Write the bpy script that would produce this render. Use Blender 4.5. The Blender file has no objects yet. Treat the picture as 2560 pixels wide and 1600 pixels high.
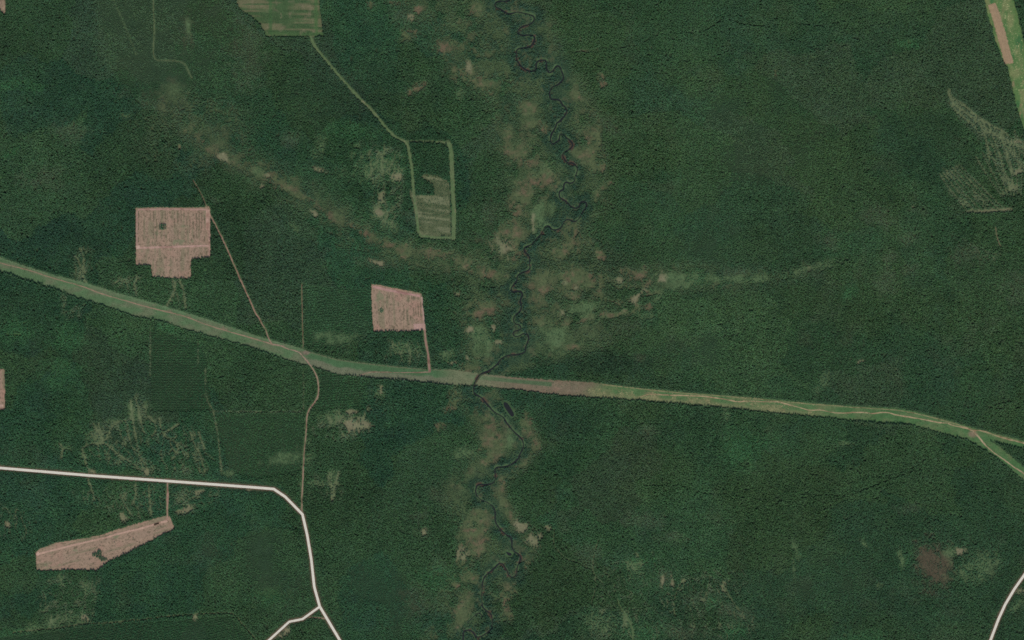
import bpy, bmesh, math, random
import numpy as np

# ------------------------------------------------------------------ camera, sky, sun, exposure
S = 2.0                       # metres per survey unit; survey origin is the north-west corner of the tract
def wx(px): return (np.asarray(px, float) - 1280.0) * S
def wy(py): return (800.0 - np.asarray(py, float)) * S

scene = bpy.context.scene
COL = scene.collection
ALT = 20000.0
cam_d = bpy.data.cameras.new('camera')
cam_d.sensor_width = 36.0
cam_d.lens = 36.0 * (ALT - 6.0) / (2560 * S)
cam_d.clip_start = 50.0
cam_d.clip_end = 120000.0
cam = bpy.data.objects.new('camera', cam_d)
cam.location = (0, 0, ALT)
COL.objects.link(cam)
scene.camera = cam

SUN_EL, SUN_AZ = 54.0, 172.0
world = bpy.data.worlds.new('World')
scene.world = world
world.use_nodes = True
wn = world.node_tree.nodes
bg = wn['Background']
sky = wn.new('ShaderNodeTexSky')
sky.sky_type = 'NISHITA'
sky.sun_disc = False
sky.sun_elevation = math.radians(SUN_EL)
sky.sun_rotation = math.radians(SUN_AZ)
sky.altitude = 100
world.node_tree.links.new(sky.outputs[0], bg.inputs[0])
bg.inputs[1].default_value = 0.135

sun_d = bpy.data.lights.new('sun', 'SUN')
sun_d.energy = 2.9
sun_d.angle = math.radians(0.5)
sun_d.color = (1.0, 0.955, 0.90)
sun = bpy.data.objects.new('sun', sun_d)
sun.rotation_euler = (math.radians(90 - SUN_EL), 0, math.radians(180 - SUN_AZ))
COL.objects.link(sun)

scene.view_settings.view_transform = 'Standard'
scene.view_settings.look = 'None'
scene.view_settings.gamma = 1.0
scene.view_settings.use_curve_mapping = False
scene.view_settings.exposure = 0.0
scene.cycles.use_denoising = False
scene.cycles.filter_width = 1.7
scene.cycles.max_bounces = 4
scene.cycles.diffuse_bounces = 2
scene.cycles.glossy_bounces = 2
scene.cycles.transmission_bounces = 1

LIGHT = 1.0                   # open-ground light level: picture value of a white flat surface
def A(r, g, b, k=1.0):
    """albedo of a ground colour, from its appearance in open light (0-255 screen values)"""
    c = np.array([r, g, b], float) / 255.0
    c = np.where(c <= 0.04045, c / 12.92, ((c + 0.055) / 1.055) ** 2.4)
    return c * k / LIGHT

rng = np.random.default_rng(7)
random.seed(7)

# ------------------------------------------------------------------ fields over the survey area
CELL = 2.0
X0, X1, Y0, Y1 = -170.0, 2730.0, -140.0, 1740.0
NX, NY = int((X1 - X0) / CELL) + 1, int((Y1 - Y0) / CELL) + 1
gx = X0 + np.arange(NX) * CELL
gy = Y0 + np.arange(NY) * CELL
GX, GY = np.meshgrid(gx, gy)

def sample(F, x, y):
    fx = np.clip((x - X0) / CELL, 0, NX - 1.001); fy = np.clip((y - Y0) / CELL, 0, NY - 1.001)
    ix = fx.astype(int); iy = fy.astype(int); u = fx - ix; v = fy - iy
    return (F[iy, ix] * (1 - u) * (1 - v) + F[iy, ix + 1] * u * (1 - v)
            + F[iy + 1, ix] * (1 - u) * v + F[iy + 1, ix + 1] * u * v)

def noise(x, y, scale, seed, sy=None):
    """smooth value noise, 0..1"""
    r = np.random.default_rng(seed)
    T = r.random(65536, dtype=np.float32)
    fx = (np.asarray(x, float) / scale + 1000.5).astype(np.float32); fy = (np.asarray(y, float) / (sy or scale) + 1000.5).astype(np.float32)
    ix = np.floor(fx); iy = np.floor(fy)
    u = fx - ix; v = fy - iy
    ix = ix.astype(np.int32); iy = iy.astype(np.int32)
    u = u * u * (3 - 2 * u); v = v * v * (3 - 2 * v)
    i0 = ix & 255; i1 = (ix + 1) & 255; j0 = (iy & 255) << 8; j1 = ((iy + 1) & 255) << 8
    a = T.take(j0 + i0); b = T.take(j0 + i1); c = T.take(j1 + i0); d = T.take(j1 + i1)
    a = a + (b - a) * u; c = c + (d - c) * u
    return (a + (c - a) * v).astype(float)

def fbm(x, y, scale, seed, oct=3):
    s = 0; w = 1; t = 0
    for k in range(oct):
        s = s + w * noise(x + 37.1 * k, y - 11.7 * k, scale / 2 ** k, seed + k); t += w; w *= 0.55
    return s / t

def ridge(x, y, scale, seed, ang=0.0, stretch=1.0):
    a = math.radians(ang); c, s = math.cos(a), math.sin(a)
    u = x * c + y * s; v = -x * s + y * c
    n = fbm(u / stretch, v, scale, seed, 2)
    return np.abs(n - 0.5) * 2

def sstep(a, b, x):
    t = np.clip((x - a) / (b - a), 0, 1); return t * t * (3 - 2 * t)

def dist_poly(pts, R=60.0, closed=False):
    """distance field to a polyline (R beyond reach)"""
    D = np.full((NY, NX), R)
    P = list(pts) + ([pts[0]] if closed else [])
    for (ax, ay), (bx, by) in zip(P[:-1], P[1:]):
        i0 = max(0, int((min(ax, bx) - R - X0) / CELL)); i1 = min(NX, int((max(ax, bx) + R - X0) / CELL) + 2)
        j0 = max(0, int((min(ay, by) - R - Y0) / CELL)); j1 = min(NY, int((max(ay, by) + R - Y0) / CELL) + 2)
        if i1 <= i0 or j1 <= j0: continue
        x = GX[j0:j1, i0:i1]; y = GY[j0:j1, i0:i1]
        dx, dy = bx - ax, by - ay
        t = np.clip(((x - ax) * dx + (y - ay) * dy) / (dx * dx + dy * dy + 1e-9), 0, 1)
        d = np.hypot(x - ax - t * dx, y - ay - t * dy)
        D[j0:j1, i0:i1] = np.minimum(D[j0:j1, i0:i1], d)
    return D

def inside(poly, x, y):
    r = np.zeros(np.shape(x), bool)
    n = len(poly)
    for i in range(n):
        ax, ay = poly[i]; bx, by = poly[(i + 1) % n]
        if ay == by: continue
        c = ((ay > y) != (by > y)) & (x < (bx - ax) * (y - ay) / (by - ay) + ax)
        r ^= c
    return r

def sd_poly(poly, R=40.0):
    """signed distance, negative inside"""
    D = dist_poly(poly, R, True)
    P = np.array(poly)
    i0 = max(0, int((P[:, 0].min() - X0) / CELL)); i1 = min(NX, int((P[:, 0].max() - X0) / CELL) + 2)
    j0 = max(0, int((P[:, 1].min() - Y0) / CELL)); j1 = min(NY, int((P[:, 1].max() - Y0) / CELL) + 2)
    b = (slice(j0, j1), slice(i0, i1))
    D[b] = np.where(inside(poly, GX[b], GY[b]), -D[b], D[b])
    return D

def smooth(pts, n=2):
    """Chaikin corner cutting"""
    P = np.array(pts, float)
    for _ in range(n):
        Q = np.empty((2 * len(P), 2))
        Q[0] = P[0]; Q[-1] = P[-1]
        Q[1:-1:2] = 0.75 * P[:-1] + 0.25 * P[1:]
        Q[2:-1:2] = 0.25 * P[:-1] + 0.75 * P[1:]
        P = Q
    return P

def resample(P, step):
    P = np.array(P, float)
    s = np.r_[0, np.cumsum(np.hypot(*np.diff(P, axis=0).T))]
    n = max(2, int(s[-1] / step) + 1)
    t = np.linspace(0, s[-1], n)
    return np.c_[np.interp(t, s, P[:, 0]), np.interp(t, s, P[:, 1])]

# ------------------------------------------------------------------ survey: outlines (survey units)
CLEAR_A = [(339, 520), (400, 518), (460, 519), (512, 518), (516, 512), (521, 516), (526, 521), (526, 643), (503, 645), (478, 647), (477, 696), (440, 695), (381, 692), (377, 662), (339, 663)]
CLEAR_B = [(928, 710), (952, 713), (989, 721), (1020, 727), (1054, 733), (1058, 757), (1061, 800), (1065, 826), (1000, 828), (935, 829), (931, 797), (929, 750)]
CLEAR_C = [(88.6, 1381), (99, 1372), (143, 1356), (212, 1345.5), (254, 1337.5), (291, 1324), (344, 1308.5), (413, 1289.5), (424, 1291), (435, 1317), (432, 1326), (413, 1332), (376, 1352), (317, 1383), (275, 1401), (254, 1417), (242, 1426), (185, 1423.5), (127, 1426), (91, 1425.5)]
CLEAR_D = [(-60, 922), (11, 923), (13, 960), (12, 1024), (-60, 1026)]
CLEAR_E = [(-60, -60), (16, -60), (14, 0), (13, 34), (8, 33), (-2, 24), (-60, 10)]
FIELD_F = [(585, -60), (590, 0), (600, 22), (628, 42), (650, 60), (662, 80), (666, 91), (720, 91), (775, 92), (808, 90), (804, 53), (799, 26), (797, -60)]
PLOT_G = [(1021, 470), (1040, 488), (1087, 488), (1084, 463), (1053, 444), (1060, 433), (1095, 440), (1124, 455), (1127, 520), (1127, 590), (1053, 591), (1043, 560)]

TOP = np.array([(-120, 606), (0, 643), (53, 662), (132, 687), (217, 708), (291, 731), (413, 766), (516, 797), (640, 839), (688, 853), (754, 871), (772, 879), (841, 898), (905, 907), (984, 916), (1063, 923), (1129, 924), (1185, 932), (1280, 943), (1367, 949), (1481, 956), (1584, 969), (1703, 980), (1836, 990), (1920, 997), (2007, 1006), (2145, 1016), (2240, 1021), (2290, 1029), (2370, 1051), (2449, 1074), (2518, 1091), (2560, 1102), (2700, 1138)], float)
BOT = np.array([(-120, 640), (0, 676), (53, 695), (119, 715), (185, 740), (265, 764), (336, 789), (407, 801), (458, 820), (529, 840), (608, 861), (640, 871), (706, 895), (767, 911), (799, 920), (846, 935), (931, 944), (1037, 952), (1116, 961), (1182, 964), (1280, 972), (1380, 985), (1465, 992), (1597, 1000), (1716, 1010), (1798, 1017), (1836, 1021), (1920, 1030), (2052, 1042), (2126, 1051), (2211, 1057), (2277, 1060), (2343, 1079), (2423, 1100), (2438, 1109.5), (2489, 1141), (2560, 1200), (2700, 1316)], float)
WEDGE = [(2476, 1102), (2560, 1121), (2720, 1160), (2720, 1300), (2560, 1168), (2497, 1115)]
def top_y(x): return np.interp(x, TOP[:, 0], TOP[:, 1])
def bot_y(x): return np.interp(x, BOT[:, 0], BOT[:, 1])
CORRIDOR = [tuple(p) for p in TOP] + [tuple(p) for p in BOT[::-1]]
NE_STRIP = [(2455, -100), (2462, 0), (2470, 40), (2489, 100), (2505, 143), (2520, 172), (2530, 212), (2540, 260), (2550, 290), (2560, 323), (2600, 460), (2680, 460), (2600, 240), (2560, 105), (2556, 85), (2545, 40), (2535, 0), (2515, -100)]
NE_SOIL = [(2470.5, 12), (2489, 7), (2497, 26), (2513, 77), (2526, 127), (2534, 158), (2512, 160), (2502, 122), (2484, 55)]

RIVER = [(1276, -60), (1280, -25), (1276, -8), (1272, 2), (1262, 3.5), (1249, 2), (1239, 6), (1236.5, 13), (1242, 19.5), (1249, 21), (1260, 29), (1268, 33.5), (1276.5, 34.5), (1284.5, 32), (1293.5, 30), (1305, 32), (1315, 34.5), (1325, 36), (1333, 40), (1336.5, 45), (1334, 53.5), (1327, 59), (1319, 63), (1309, 65), (1300, 70.5), (1294, 77), (1295.5, 84), (1302, 88), (1313, 88), (1324, 87), (1332, 88), (1337, 93), (1336, 102), (1330, 113), (1320, 118), (1309, 120), (1297.5, 120.5), (1291.5, 125), (1290, 134), (1292, 149), (1298, 160), (1306, 168), (1314, 174.6), (1323.6, 177.6), (1333.6, 177.6), (1341.5, 172.7), (1340, 166), (1340.5, 159), (1344.5, 152), (1353.4, 150.3), (1363, 150), (1367, 155), (1365, 165), (1367, 173), (1372, 182), (1378, 181), (1384, 176), (1388, 168), (1392, 164), (1399, 166), (1402, 172), (1405, 181), (1409, 188.5), (1408, 198.5), (1401, 206.4), (1395, 212), (1385, 215), (1379, 219), (1375, 227), (1374, 237), (1376, 247), (1387, 249), (1397, 248), (1403, 256), (1408, 264), (1414, 269), (1418, 278), (1413, 287), (1406, 296), (1399, 304), (1391, 308), (1389.5, 317.6), (1383.5, 327.5), (1377.5, 337.5), (1375.5, 347.4), (1378.5, 357.3), (1383.5, 360), (1393.4, 354.3), (1398.4, 348.4), (1399.4, 339.5), (1401.3, 333.5), (1412.3, 337.5), (1415.2, 343.4), (1423.2, 349.4), (1429, 355.3), (1432, 362.3), (1428, 370), (1419.2, 376), (1410.3, 380), (1406.3, 388), (1409.3, 396), (1415.2, 403), (1421.2, 410), (1428, 406), (1436, 411), (1441, 416), (1444, 421), (1443, 429), (1441, 436), (1437, 443), (1438, 451), (1433, 456.5), (1424, 459.5), (1417, 454.5), (1410, 458.5), (1410, 467.5), (1408, 474.4), (1400, 477), (1397.5, 483), (1398, 493), (1405, 498), (1414, 502), (1420, 508), (1426, 515), (1436, 521), (1445, 519), (1450, 513), (1449, 507), (1456, 504), (1463, 504), (1467.7, 512), (1465.7, 518), (1457.7, 528), (1453.8, 535), (1451.5, 542), (1445.5, 549), (1438.6, 554), (1430.6, 553), (1423.7, 549), (1414.8, 549), (1410, 554), (1407, 563), (1401, 571), (1393, 574.6), (1384, 575.6), (1377, 571.7), (1374, 564.7), (1365, 564.7), (1360, 570.7), (1357, 579.6), (1351, 588.5), (1342, 595.5), (1336, 603.4), (1328.5, 612), (1318.5, 616), (1311.6, 618), (1309.6, 625), (1313.6, 632), (1319.5, 636), (1323.5, 642), (1324.5, 651), (1323.5, 660), (1326, 669), (1322, 676), (1310, 680), (1299, 684), (1293, 691), (1292, 702), (1286, 710), (1279, 717.5), (1278.4, 727.5), (1284, 731), (1292, 727.5), (1303, 728.5), (1307, 736), (1303, 745), (1300, 753), (1304, 764), (1303, 774), (1296, 782), (1286, 790), (1283, 799), (1284, 804), (1288, 810), (1296, 811), (1302, 816), (1303, 823), (1297, 826), (1284, 829), (1282, 837), (1289, 842.7), (1301, 838.7), (1308, 834), (1318, 835), (1322.7, 842.7), (1319.7, 853.6), (1313.8, 866.5), (1312.8, 879.4), (1307, 883), (1297, 886), (1281, 888), (1270, 888), (1259, 893), (1251, 899), (1245, 909), (1236.4, 917), (1227.5, 924), (1215.6, 930), (1205.6, 933), (1197, 939), (1190, 950), (1185, 960), (1184, 972), (1185, 983), (1195, 990), (1204, 994), (1211.5, 1003.5), (1219.4, 1012.4), (1226.4, 1021), (1234, 1029), (1245, 1035), (1255, 1041), (1262, 1048), (1267, 1059), (1275, 1068), (1282, 1076), (1289, 1084), (1296, 1089), (1303, 1097), (1308, 1105), (1309, 1115), (1306, 1124.6), (1300, 1135.6), (1295, 1147.5), (1287, 1155.4), (1275, 1163), (1264, 1167), (1249, 1168), (1240, 1169), (1237, 1175), (1238, 1184), (1239, 1194), (1236, 1206), (1225, 1211), (1213.5, 1212), (1199.6, 1211), (1192.7, 1214), (1190, 1222), (1189, 1230), (1192, 1240), (1200, 1249), (1213.5, 1254), (1225, 1260), (1234, 1267.5), (1238, 1277.5), (1238, 1289), (1237, 1299), (1241, 1311), (1248, 1320), (1257, 1330), (1267, 1338), (1277, 1341), (1279, 1349), (1280, 1359), (1280, 1366), (1285, 1380), (1293, 1383), (1300, 1389), (1302, 1397.5), (1298, 1406), (1294, 1416), (1292, 1427), (1290, 1439), (1282, 1445), (1272, 1440), (1268, 1429), (1262, 1417), (1257, 1409), (1248, 1408.5), (1240, 1416), (1231, 1425), (1219, 1434), (1211, 1443), (1207, 1454), (1205.4, 1466), (1205, 1477), (1203, 1488), (1205, 1501.6), (1205, 1513.5), (1209, 1521.4), (1217, 1528.4), (1226, 1534), (1230, 1544), (1230.5, 1557), (1230, 1568), (1224, 1578), (1214, 1585), (1205, 1591), (1194, 1594), (1187, 1590), (1184, 1582), (1178.5, 1577), (1167.5, 1575.5), (1158.6, 1579), (1157.6, 1589), (1158.6, 1600), (1160, 1612), (1166, 1660)]
OXBOW = [(1168.5, 1558), (1177.5, 1548), (1187, 1539), (1194, 1532), (1202, 1534), (1205, 1543), (1203, 1552), (1198, 1560), (1186, 1564)]
POND = [(1259, 1007), (1264, 1006), (1270, 1010), (1275, 1018), (1283, 1031), (1285, 1039), (1280, 1041), (1275, 1037), (1270, 1030), (1263, 1020), (1260, 1013)]
POOL = [(1265, 1379), (1271, 1381), (1279, 1384), (1278, 1389), (1271, 1389), (1267, 1384)]

ROAD = [(-120, 1160), (0, 1170), (225, 1189), (423, 1203), (560, 1213), (640, 1219), (684, 1222.5), (713, 1242), (756, 1286), (768, 1338), (778, 1398), (785.5, 1467), (799, 1516), (849, 1600), (910, 1705)]
ROAD_BR = [(799, 1517), (756, 1548), (723, 1554.5), (673, 1600), (590, 1680)]
ROAD_SE = [(2660, 1290), (2560, 1439), (2536.5, 1472.5), (2513, 1512), (2497, 1547), (2478, 1597), (2440, 1700)]

def band_noise(P, amp, seed):
    r = np.random.default_rng(seed)
    Q = resample(smooth(P, 2), 3.0)
    k = np.convolve(r.normal(0, 1, len(Q) + 8), np.ones(5) / 5, 'same')[4:-4]
    d = np.gradient(Q, axis=0); d /= np.linalg.norm(d, axis=1)[:, None] + 1e-9
    return Q + np.c_[-d[:, 1], d[:, 0]] * (k * amp)[:, None]

# name, label, points, width, colour, tree-free half width
TRACKS = [
 ('dirt_track', 'reddish dirt track running from the corner of the stepped clearing down to the grass corridor', [(519, 528), (529, 545), (537, 559), (553, 590), (569, 625), (581, 654), (595, 686), (614, 728), (630, 762), (637, 781), (650, 798), (656, 813), (665, 824), (669, 842), (680, 861)], 2.9, (140, 112, 95), 2.9),
 ('dirt_track', 'pale dirt track crossing the corridor and winding south to the white road', [(680, 861), (701, 863), (719, 873), (746, 879), (756, 889), (770, 906), (780, 919), (791, 938), (796, 959), (796, 983), (791, 1001), (775, 1020), (767, 1038), (766, 1065), (764, 1096), (760, 1131), (758, 1170), (757, 1200), (756, 1221), (754, 1248), (755, 1283)], 2.9, (138, 116, 97), 3.0),
 ('dirt_track', 'broad reddish track joining the four-sided clearing to the grass corridor', [(1061, 824), (1063, 845), (1069, 879), (1072.5, 906), (1074, 931)], 5.4, (134, 108, 93), 4.2),
 ('dirt_track', 'short reddish track from the white road down to the slanting clearing', [(419, 1203), (419, 1226), (418, 1263), (418, 1300)], 4.2, (142, 114, 97), 4.0),
 ('footpath', 'thin worn path along the western half of the grass corridor', [(-110, 628), (0, 658), (40, 667), (87, 680), (143, 699), (196, 712), (254, 735), (317, 753), (370, 768), (423, 781), (466, 791.5), (508, 809), (545, 821), (582, 832), (640, 848), (682, 861)], 2.2, (134, 112, 90), 0),
 ('footpath', 'faint worn path in the corridor west of the broad reddish track', [(1074, 930), (1047, 931), (1010, 932), (957, 930), (926, 930), (899, 939)], 2.4, (126, 108, 88), 0),
 ('footpath', 'wavering pale path along the eastern half of the grass corridor', [(1600, 993), (1619, 985), (1671.5, 988), (1730, 989), (1772, 992), (1822, 1000), (1841, 1005), (1870, 1002), (1920, 1005), (1946, 1004), (1973, 1012), (2007, 1021), (2026, 1026), (2057.5, 1025), (2089, 1034), (2153, 1030), (2184.5, 1035), (2214, 1029), (2240, 1038), (2290, 1045), (2348.5, 1057), (2367, 1057), (2383, 1064.5), (2417, 1070), (2433, 1078), (2454, 1075), (2502, 1094), (2560, 1108), (2680, 1140)], 2.5, (152, 132, 100), 0),
 ('footpath', 'pale path down the southern branch of the corridor fork', [(2433, 1078), (2446, 1091), (2462, 1112), (2486, 1133), (2510, 1149), (2536.5, 1168), (2560, 1184), (2680, 1270)], 2.5, (152, 134, 104), 0),
 ('footpath', 'pale beaten strip along the north edge of the eastern corridor', [(1505, 961), (1560, 967), (1640, 977), (1720, 984), (1840, 993), (1920, 1000), (2010, 1009), (2145, 1019), (2240, 1025), (2290, 1033), (2380, 1057), (2450, 1078), (2560, 1106)], 2.0, (122, 118, 84), 0),
 ('footpath', 'narrow pink trail leading north-west out of the stepped clearing', [(516, 516), (507, 495), (499, 477), (489, 461), (483, 450)], 1.5, (108, 90, 74), 1.8),
 ('footpath', 'thin straight north-south trail between plantations above the corridor', [(754, 711), (755, 760), (756, 800), (757, 840), (758, 868)], 1.8, (112, 98, 78), 2.1),
 ('footpath', 'narrow trail entering from the north edge and turning east in young forest', [(383.6, -60), (383.6, 0), (383.6, 32), (386, 61), (383, 127), (385, 144), (393, 152), (429, 151), (450, 155), (462, 159), (479, 196)], 1.1, (84, 92, 64), 1.3),
 ('footpath', 'faint straight trail slanting through young forest near the north-west corner', [(270, -40), (283, 0), (304, 45), (323, 93), (341, 136)], 0.8, (62, 82, 54), 0.4),
 ('footpath', 'thin brown trail across the forest near the bottom left corner', [(30, 1582), (63.5, 1577), (106, 1574), (159, 1568), (209, 1558), (278, 1557), (317, 1550.5), (370, 1548), (413, 1540), (476, 1536), (529, 1533), (579, 1532), (590, 1539), (611, 1568), (637.5, 1594), (660, 1640)], 1.1, (86, 88, 62), 1.3),
 ('footpath', 'short link path between the white road and its branch', [(771, 1543), (790, 1544), (814, 1547)], 1.8, (130, 108, 88), 2.6),
 ('footpath', 'pale trail wandering through dark forest south-east of the river', [(1386, 1324), (1383, 1361), (1399, 1382.5), (1420, 1401), (1444, 1404), (1465, 1420), (1481, 1422)], 0.8, (74, 84, 62), 0.9),
 ('footpath', 'pale north-south trail in dark forest east of the lower river', [(1496, 1351), (1486, 1382.5), (1481, 1422), (1490, 1446), (1489, 1475), (1478, 1509.5)], 0.9, (78, 84, 64), 1.1),
 ('footpath', 'hooked pale trail in the forest near the bottom edge', [(1714, 1451), (1700, 1462), (1693, 1478), (1686, 1496), (1683, 1525), (1690, 1541)], 1.0, (84, 90, 66), 1.3),
 ('footpath', 'short pale trail on a forest spur near the bottom edge', [(1806, 1455), (1812, 1470), (1828, 1499), (1841, 1517.5), (1850, 1530)], 1.0, (80, 90, 64), 1.3),
 ('footpath', 'forked grassy trail running off the bottom edge', [(1545, 1500), (1550, 1520), (1566, 1541), (1582, 1570), (1583, 1600), (1584, 1640)], 1.4, (72, 94, 60), 1.7),
 ('footpath', 'short brown trail below the thinned stand by the east edge', [(2489, 569), (2493, 596), (2502, 617)], 1.6, (112, 94, 76), 2.4),
]
GRASS_TRACK = [(776, 90), (784, 111), (799, 132), (820, 156), (841, 182.5), (865, 209), (889, 235.5), (910, 257), (939, 286), (965, 320), (989, 344), (1016, 356)]
GRASS_LANES = [
 ('grass_lane', 'light green lane running south-east from the striped field to the four-sided plot', GRASS_TRACK, 5.2, 3.6),
 ('grass_lane', 'light green lane down the west side of the four-sided plot', [(1014, 355), (1021, 365), (1026, 400), (1031.5, 432), (1033, 479), (1039.5, 519), (1043.5, 559), (1046, 580), (1053, 591)], 5.6, 3.8),
 ('grass_lane', 'light lane along the foot of the four-sided plot', [(1050, 590), (1090, 595), (1132, 596)], 6.5, 4.0),
 ('grass_lane', 'broad light green lane down the east side of the four-sided plot', [(1121, 356), (1127, 370), (1129, 400), (1132, 466), (1135, 532), (1135, 585), (1133, 597)], 9.5, 5.4),
 ('grass_lane', 'thin pale lane across the head of the four-sided plot', [(1016, 354), (1060, 353), (1100, 355), (1123, 357)], 2.8, 2.6),
]
STREAMS = [
 [(1545, 119), (1584, 114), (1603, 110), (1619, 99), (1637, 91), (1656, 83), (1690, 81), (1730, 81), (1756, 77), (1783, 66), (1798.5, 50), (1820, 46), (1849, 58), (1888, 63.5), (1920, 65), (1968, 59.5), (2010, 59.5), (2047, 65), (2105, 70), (2145, 75), (2171, 66), (2211, 58), (2251, 45), (2290, 37), (2340, 20)],
 [(2047, 63), (2084, 58), (2132, 47), (2190, 36), (2211, 25), (2258, 12), (2300, 0), (2340, -30)],
 [(640, 405), (680, 418), (720, 445), (757, 470), (791, 520), (800, 560), (830, 585), (857, 601), (878, 617), (899, 630), (918, 625), (957, 626), (994, 641), (1029, 657), (1053, 667), (1076, 672), (1095, 657), (1121, 662), (1143, 686), (1172, 694), (1203, 717), (1238, 717), (1278, 728)],
 [(1600, 1214), (1661, 1212), (1730, 1217), (1756, 1232), (1783, 1236), (1825, 1234), (1862, 1245), (1920, 1249), (1973, 1254), (2020, 1240), (2068, 1237), (2118, 1241), (2184, 1213), (2219, 1200), (2300, 1170)],
 [(2370, 1020), (2423, 1014), (2470, 1018), (2513, 1002), (2560, 1002), (2640, 1000)],
 [(2470, 1018), (2502, 1021), (2560, 1020), (2640, 1018)],
 [(1492, 164), (1518, 167), (1571, 172), (1624, 180), (1677, 185), (1730, 204), (1760, 200)],
 [(1407, 889), (1439, 875), (1465, 878), (1505, 879), (1540, 876)],
 [(2130, 1150), (2150, 1190), (2200, 1192), (2260, 1180), (2300, 1160), (2320, 1140)],
]
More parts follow.
